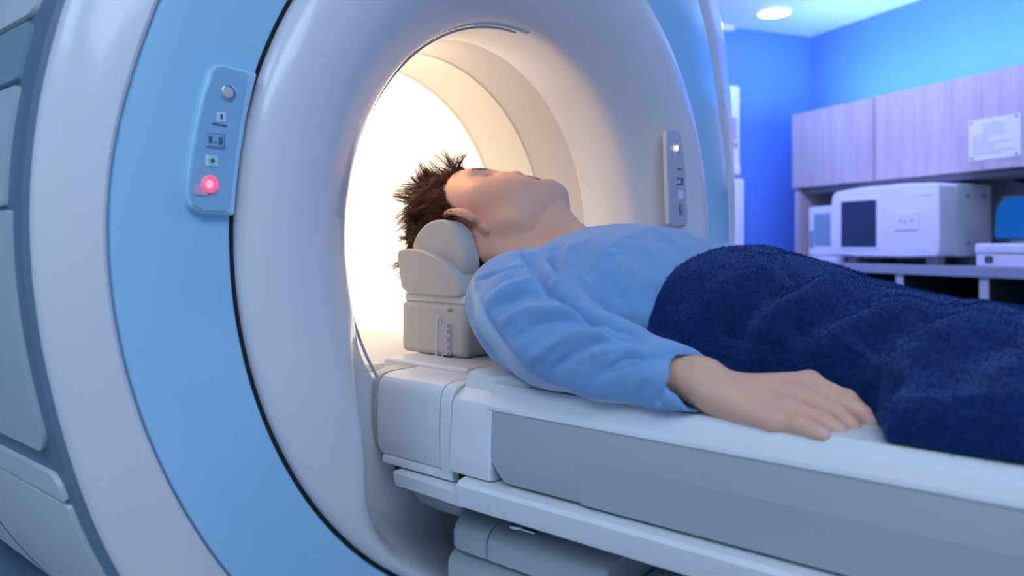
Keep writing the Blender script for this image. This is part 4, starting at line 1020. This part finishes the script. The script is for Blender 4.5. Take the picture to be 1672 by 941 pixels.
# ------------------------------------------------------------------ blanket
YB = [-.243, -.262, -.30, -.34, -.385, -.432, -.4435, -.457, -.51, -.60, -.75, -.95, -1.15, -1.40]
TOPZ = [-.013, -.0095, -.018, -.029, -.045, -.055, -.059, -.0575, -.061, -.068, -.074, -.080, -.078, -.070]
NEARW = [.168, .167, .156, .141, .138, .151, .176, .2140, .216, .217, .217, .217, .217, .217]
def bl_surface(y, ph):
    top = np.interp(y, YB[::-1], TOPZ[::-1]); nw = np.interp(y, YB[::-1], NEARW[::-1])
    core = np.minimum(nw, np.interp(y, [-.62, -.50, -.43, -.34, -.243], [.185, .170, .144, .141, .168]))
    zb = -.1375
    c = np.abs(np.cos(ph)); s = np.abs(np.sin(ph))
    near = core*c**.80 + (nw-core)*c**7
    x = np.where(ph < math.pi/2, -near, .205*c**.80)
    z = zb + (top-zb)*s**.78
    return x, z
NYB, NPB = 640, 300
ys = np.concatenate([np.linspace(-.243, -.62, 460), np.linspace(-.622, -1.40, NYB-460)])
ph = np.linspace(0, math.pi, NPB)
YY, PP = np.meshgrid(ys, ph, indexing='ij')
XX, ZZ = bl_surface(YY, PP)
bvv = np.stack([XX, YY, ZZ], -1).reshape(-1, 3)
ii = np.arange(NYB*NPB).reshape(NYB, NPB)
bqq = np.stack([ii[:-1, :-1], ii[1:, :-1], ii[1:, 1:], ii[:-1, 1:]], -1).reshape(-1, 4)
nb = vnormals(bvv, bqq)
if nb[len(nb)//2, 2] < 0: bqq = bqq[:, ::-1]; nb = -nb
onbl = surf_reader(bvv, nb)
BF = [
 ([(1340,428),(1290,452),(1235,490),(1200,530),(1185,580)], .013, .0110), ([(1390,452),(1320,470),(1260,510),(1225,560)], .012, -.0060),
 ([(1290,425),(1240,440),(1180,480),(1140,530)], .013, -.0040),
 ([(1440,480),(1390,500),(1330,520),(1280,560)], .012, .0070), ([(1500,488),(1430,500),(1380,530),(1340,580)], .013, -.0040),
 ([(1560,500),(1500,520),(1440,540),(1400,570)], .014, .0085), ([(1640,500),(1560,520),(1500,560)], .014, -.0040),
 ([(1660,540),(1600,560),(1560,600),(1545,650)], .015, .0060), ([(1672,590),(1630,620),(1610,680)], .014, -.0040),
 ([(1470,600),(1440,650),(1430,700)], .012, .0050), ([(1520,640),(1500,690),(1490,720)], .011, -.0040),
 ([(1100,480),(1085,520),(1075,545)], .010, .0025),
]
dd = np.zeros(len(bvv))
for pl, wd_, dp in BF:
    p3 = [q for q in (onbl(*p) for p in pl) if q is not None]
    if len(p3) < 2: continue
    d_, t_ = seg_dist(bvv, p3); dd -= 1.6*dp*np.exp(-(d_/(wd_*1.45))**2)*np.clip(np.minimum(t_, 1-t_)*4+.3, 0, 1)
edge = np.clip(np.minimum(np.minimum(PP, math.pi-PP)/.18, 1), 0, 1).ravel()
dd = dd*edge + (.0030*vnoise(bvv, 16, 31) + .0014*vnoise(bvv, 45, 32))*edge + .0004*vnoise(bvv, 300, 33)
bvv = bvv + nb*dd[:, None]
# closed cloth: outer sheet, inner sheet and a rolled rim
inner = bvv - nb*.0055
inner[:, 2] = np.maximum(inner[:, 2], -.1378)
nV = len(bvv); allv = np.concatenate([bvv, inner])
loop = list(ii[0, :]) + list(ii[1:, -1]) + list(ii[-1, -2::-1]) + list(ii[-2:0:-1, 0])
loop = np.array(loop); nxt = np.roll(loop, -1)
mid = (bvv[loop]+inner[loop])/2
outd = np.zeros_like(mid); outd[:NPB, 1] = .0030
midv = mid + outd
mi = 2*nV + np.arange(len(loop)); mn = np.roll(mi, -1)
allv = np.concatenate([allv, midv])
qs = np.concatenate([bqq, (bqq[:, ::-1]+nV), np.stack([loop, nxt, mn, mi], 1), np.stack([mi, mn, nxt+nV, loop+nV], 1)])
M['blanket'] = mat('navy_fleece', (.009, .034, .15), .95, noise=(.5, 300), bump=.6, bump_scale=900, sheen=.5, spec=.1)
_b = M['blanket'].node_tree.nodes['Principled BSDF']; _b.inputs['Sheen Tint'].default_value = (.25, .45, 1, 1)
bo = obj('blanket', mesh_from('blanket', allv, qs), M['blanket'], None, sharp=180, loc=(0, -.7, -.138))
bm_ = bmesh.new(); bm_.from_mesh(bo.data); bmesh.ops.recalc_face_normals(bm_, faces=bm_.faces); bm_.to_mesh(bo.data); bm_.free()
tag(bo, 'dark navy blue fleece blanket covering the patient from the waist down', 'blanket')

# fleece pile: short fibres standing on the visible cloth
NF = 70000
fi = RNG.choice(np.where(bvv[:, 1] > -.66)[0], NF); fr = bvv[fi] + RNG.normal(0, .0012, (NF, 3))*(1-np.abs(nb[fi])*.8)
fd = nb[fi]*.8 + RNG.normal(0, .55, (NF, 3)) + np.stack([vnoise(fr, 60, 41), vnoise(fr, 60, 42), vnoise(fr, 60, 43)], 1)*.5
fd /= np.linalg.norm(fd, axis=1, keepdims=True); ln = (.0012+.0016*RNG.random(NF))[:, None]
sd = np.cross(fd, RNG.normal(0, 1, (NF, 3))); sd /= np.linalg.norm(sd, axis=1, keepdims=True); sd2 = np.cross(fd, sd); rr_ = .00022
base = [fr+sd*rr_, fr+(-.5*sd+.87*sd2)*rr_, fr+(-.5*sd-.87*sd2)*rr_]
tipc = fr+fd*ln
tp = [tipc+sd*rr_*.4, tipc+(-.5*sd+.87*sd2)*rr_*.4, tipc+(-.5*sd-.87*sd2)*rr_*.4]
fv = np.stack(base+tp, 1).reshape(-1, 3); k6 = np.arange(NF)[:, None]*6
fq = np.concatenate([k6+np.array([[0, 1, 4, 3]]), k6+np.array([[1, 2, 5, 4]]), k6+np.array([[2, 0, 3, 5]])])
M['pile'] = mat('navy_fleece_fibre', (.016, .06, .25), .9, noise=(.5, 120), spec=.1)
fp_ = obj('fleece_pile', mesh_from('fleece_pile', fv, fq), M['pile'], bo, sharp=180); fp_['kind'] = 'stuff'
EXPOSURE = 0.0
# ------------------------------------------------------------------ camera, world, finish
cd_ = bpy.data.cameras.new('camera'); cam = bpy.data.objects.new('camera', cd_); COL.objects.link(cam)
cd_.sensor_width = 36; cd_.lens = FPX*36/1672; cd_.shift_y = SHY/1672; cd_.clip_start = .02
cam.location = CAM; cam.rotation_euler = (math.pi/2, 0, -YAW)
cd_.dof.use_dof = True; cd_.dof.focus_distance = .88; cd_.dof.aperture_fstop = 5.0
SC.camera = cam
w = bpy.data.worlds.new('world'); SC.world = w; w.use_nodes = True
w.node_tree.nodes['Background'].inputs[0].default_value = (.35, .45, .65, 1); w.node_tree.nodes['Background'].inputs[1].default_value = .15
SC.view_settings.view_transform = 'Standard'; SC.view_settings.look = 'None'; SC.view_settings.gamma = 1
SC.view_settings.use_curve_mapping = False; SC.view_settings.exposure = EXPOSURE
for o in list(SC.objects):
    if o.parent is None: o.location.z += ZA
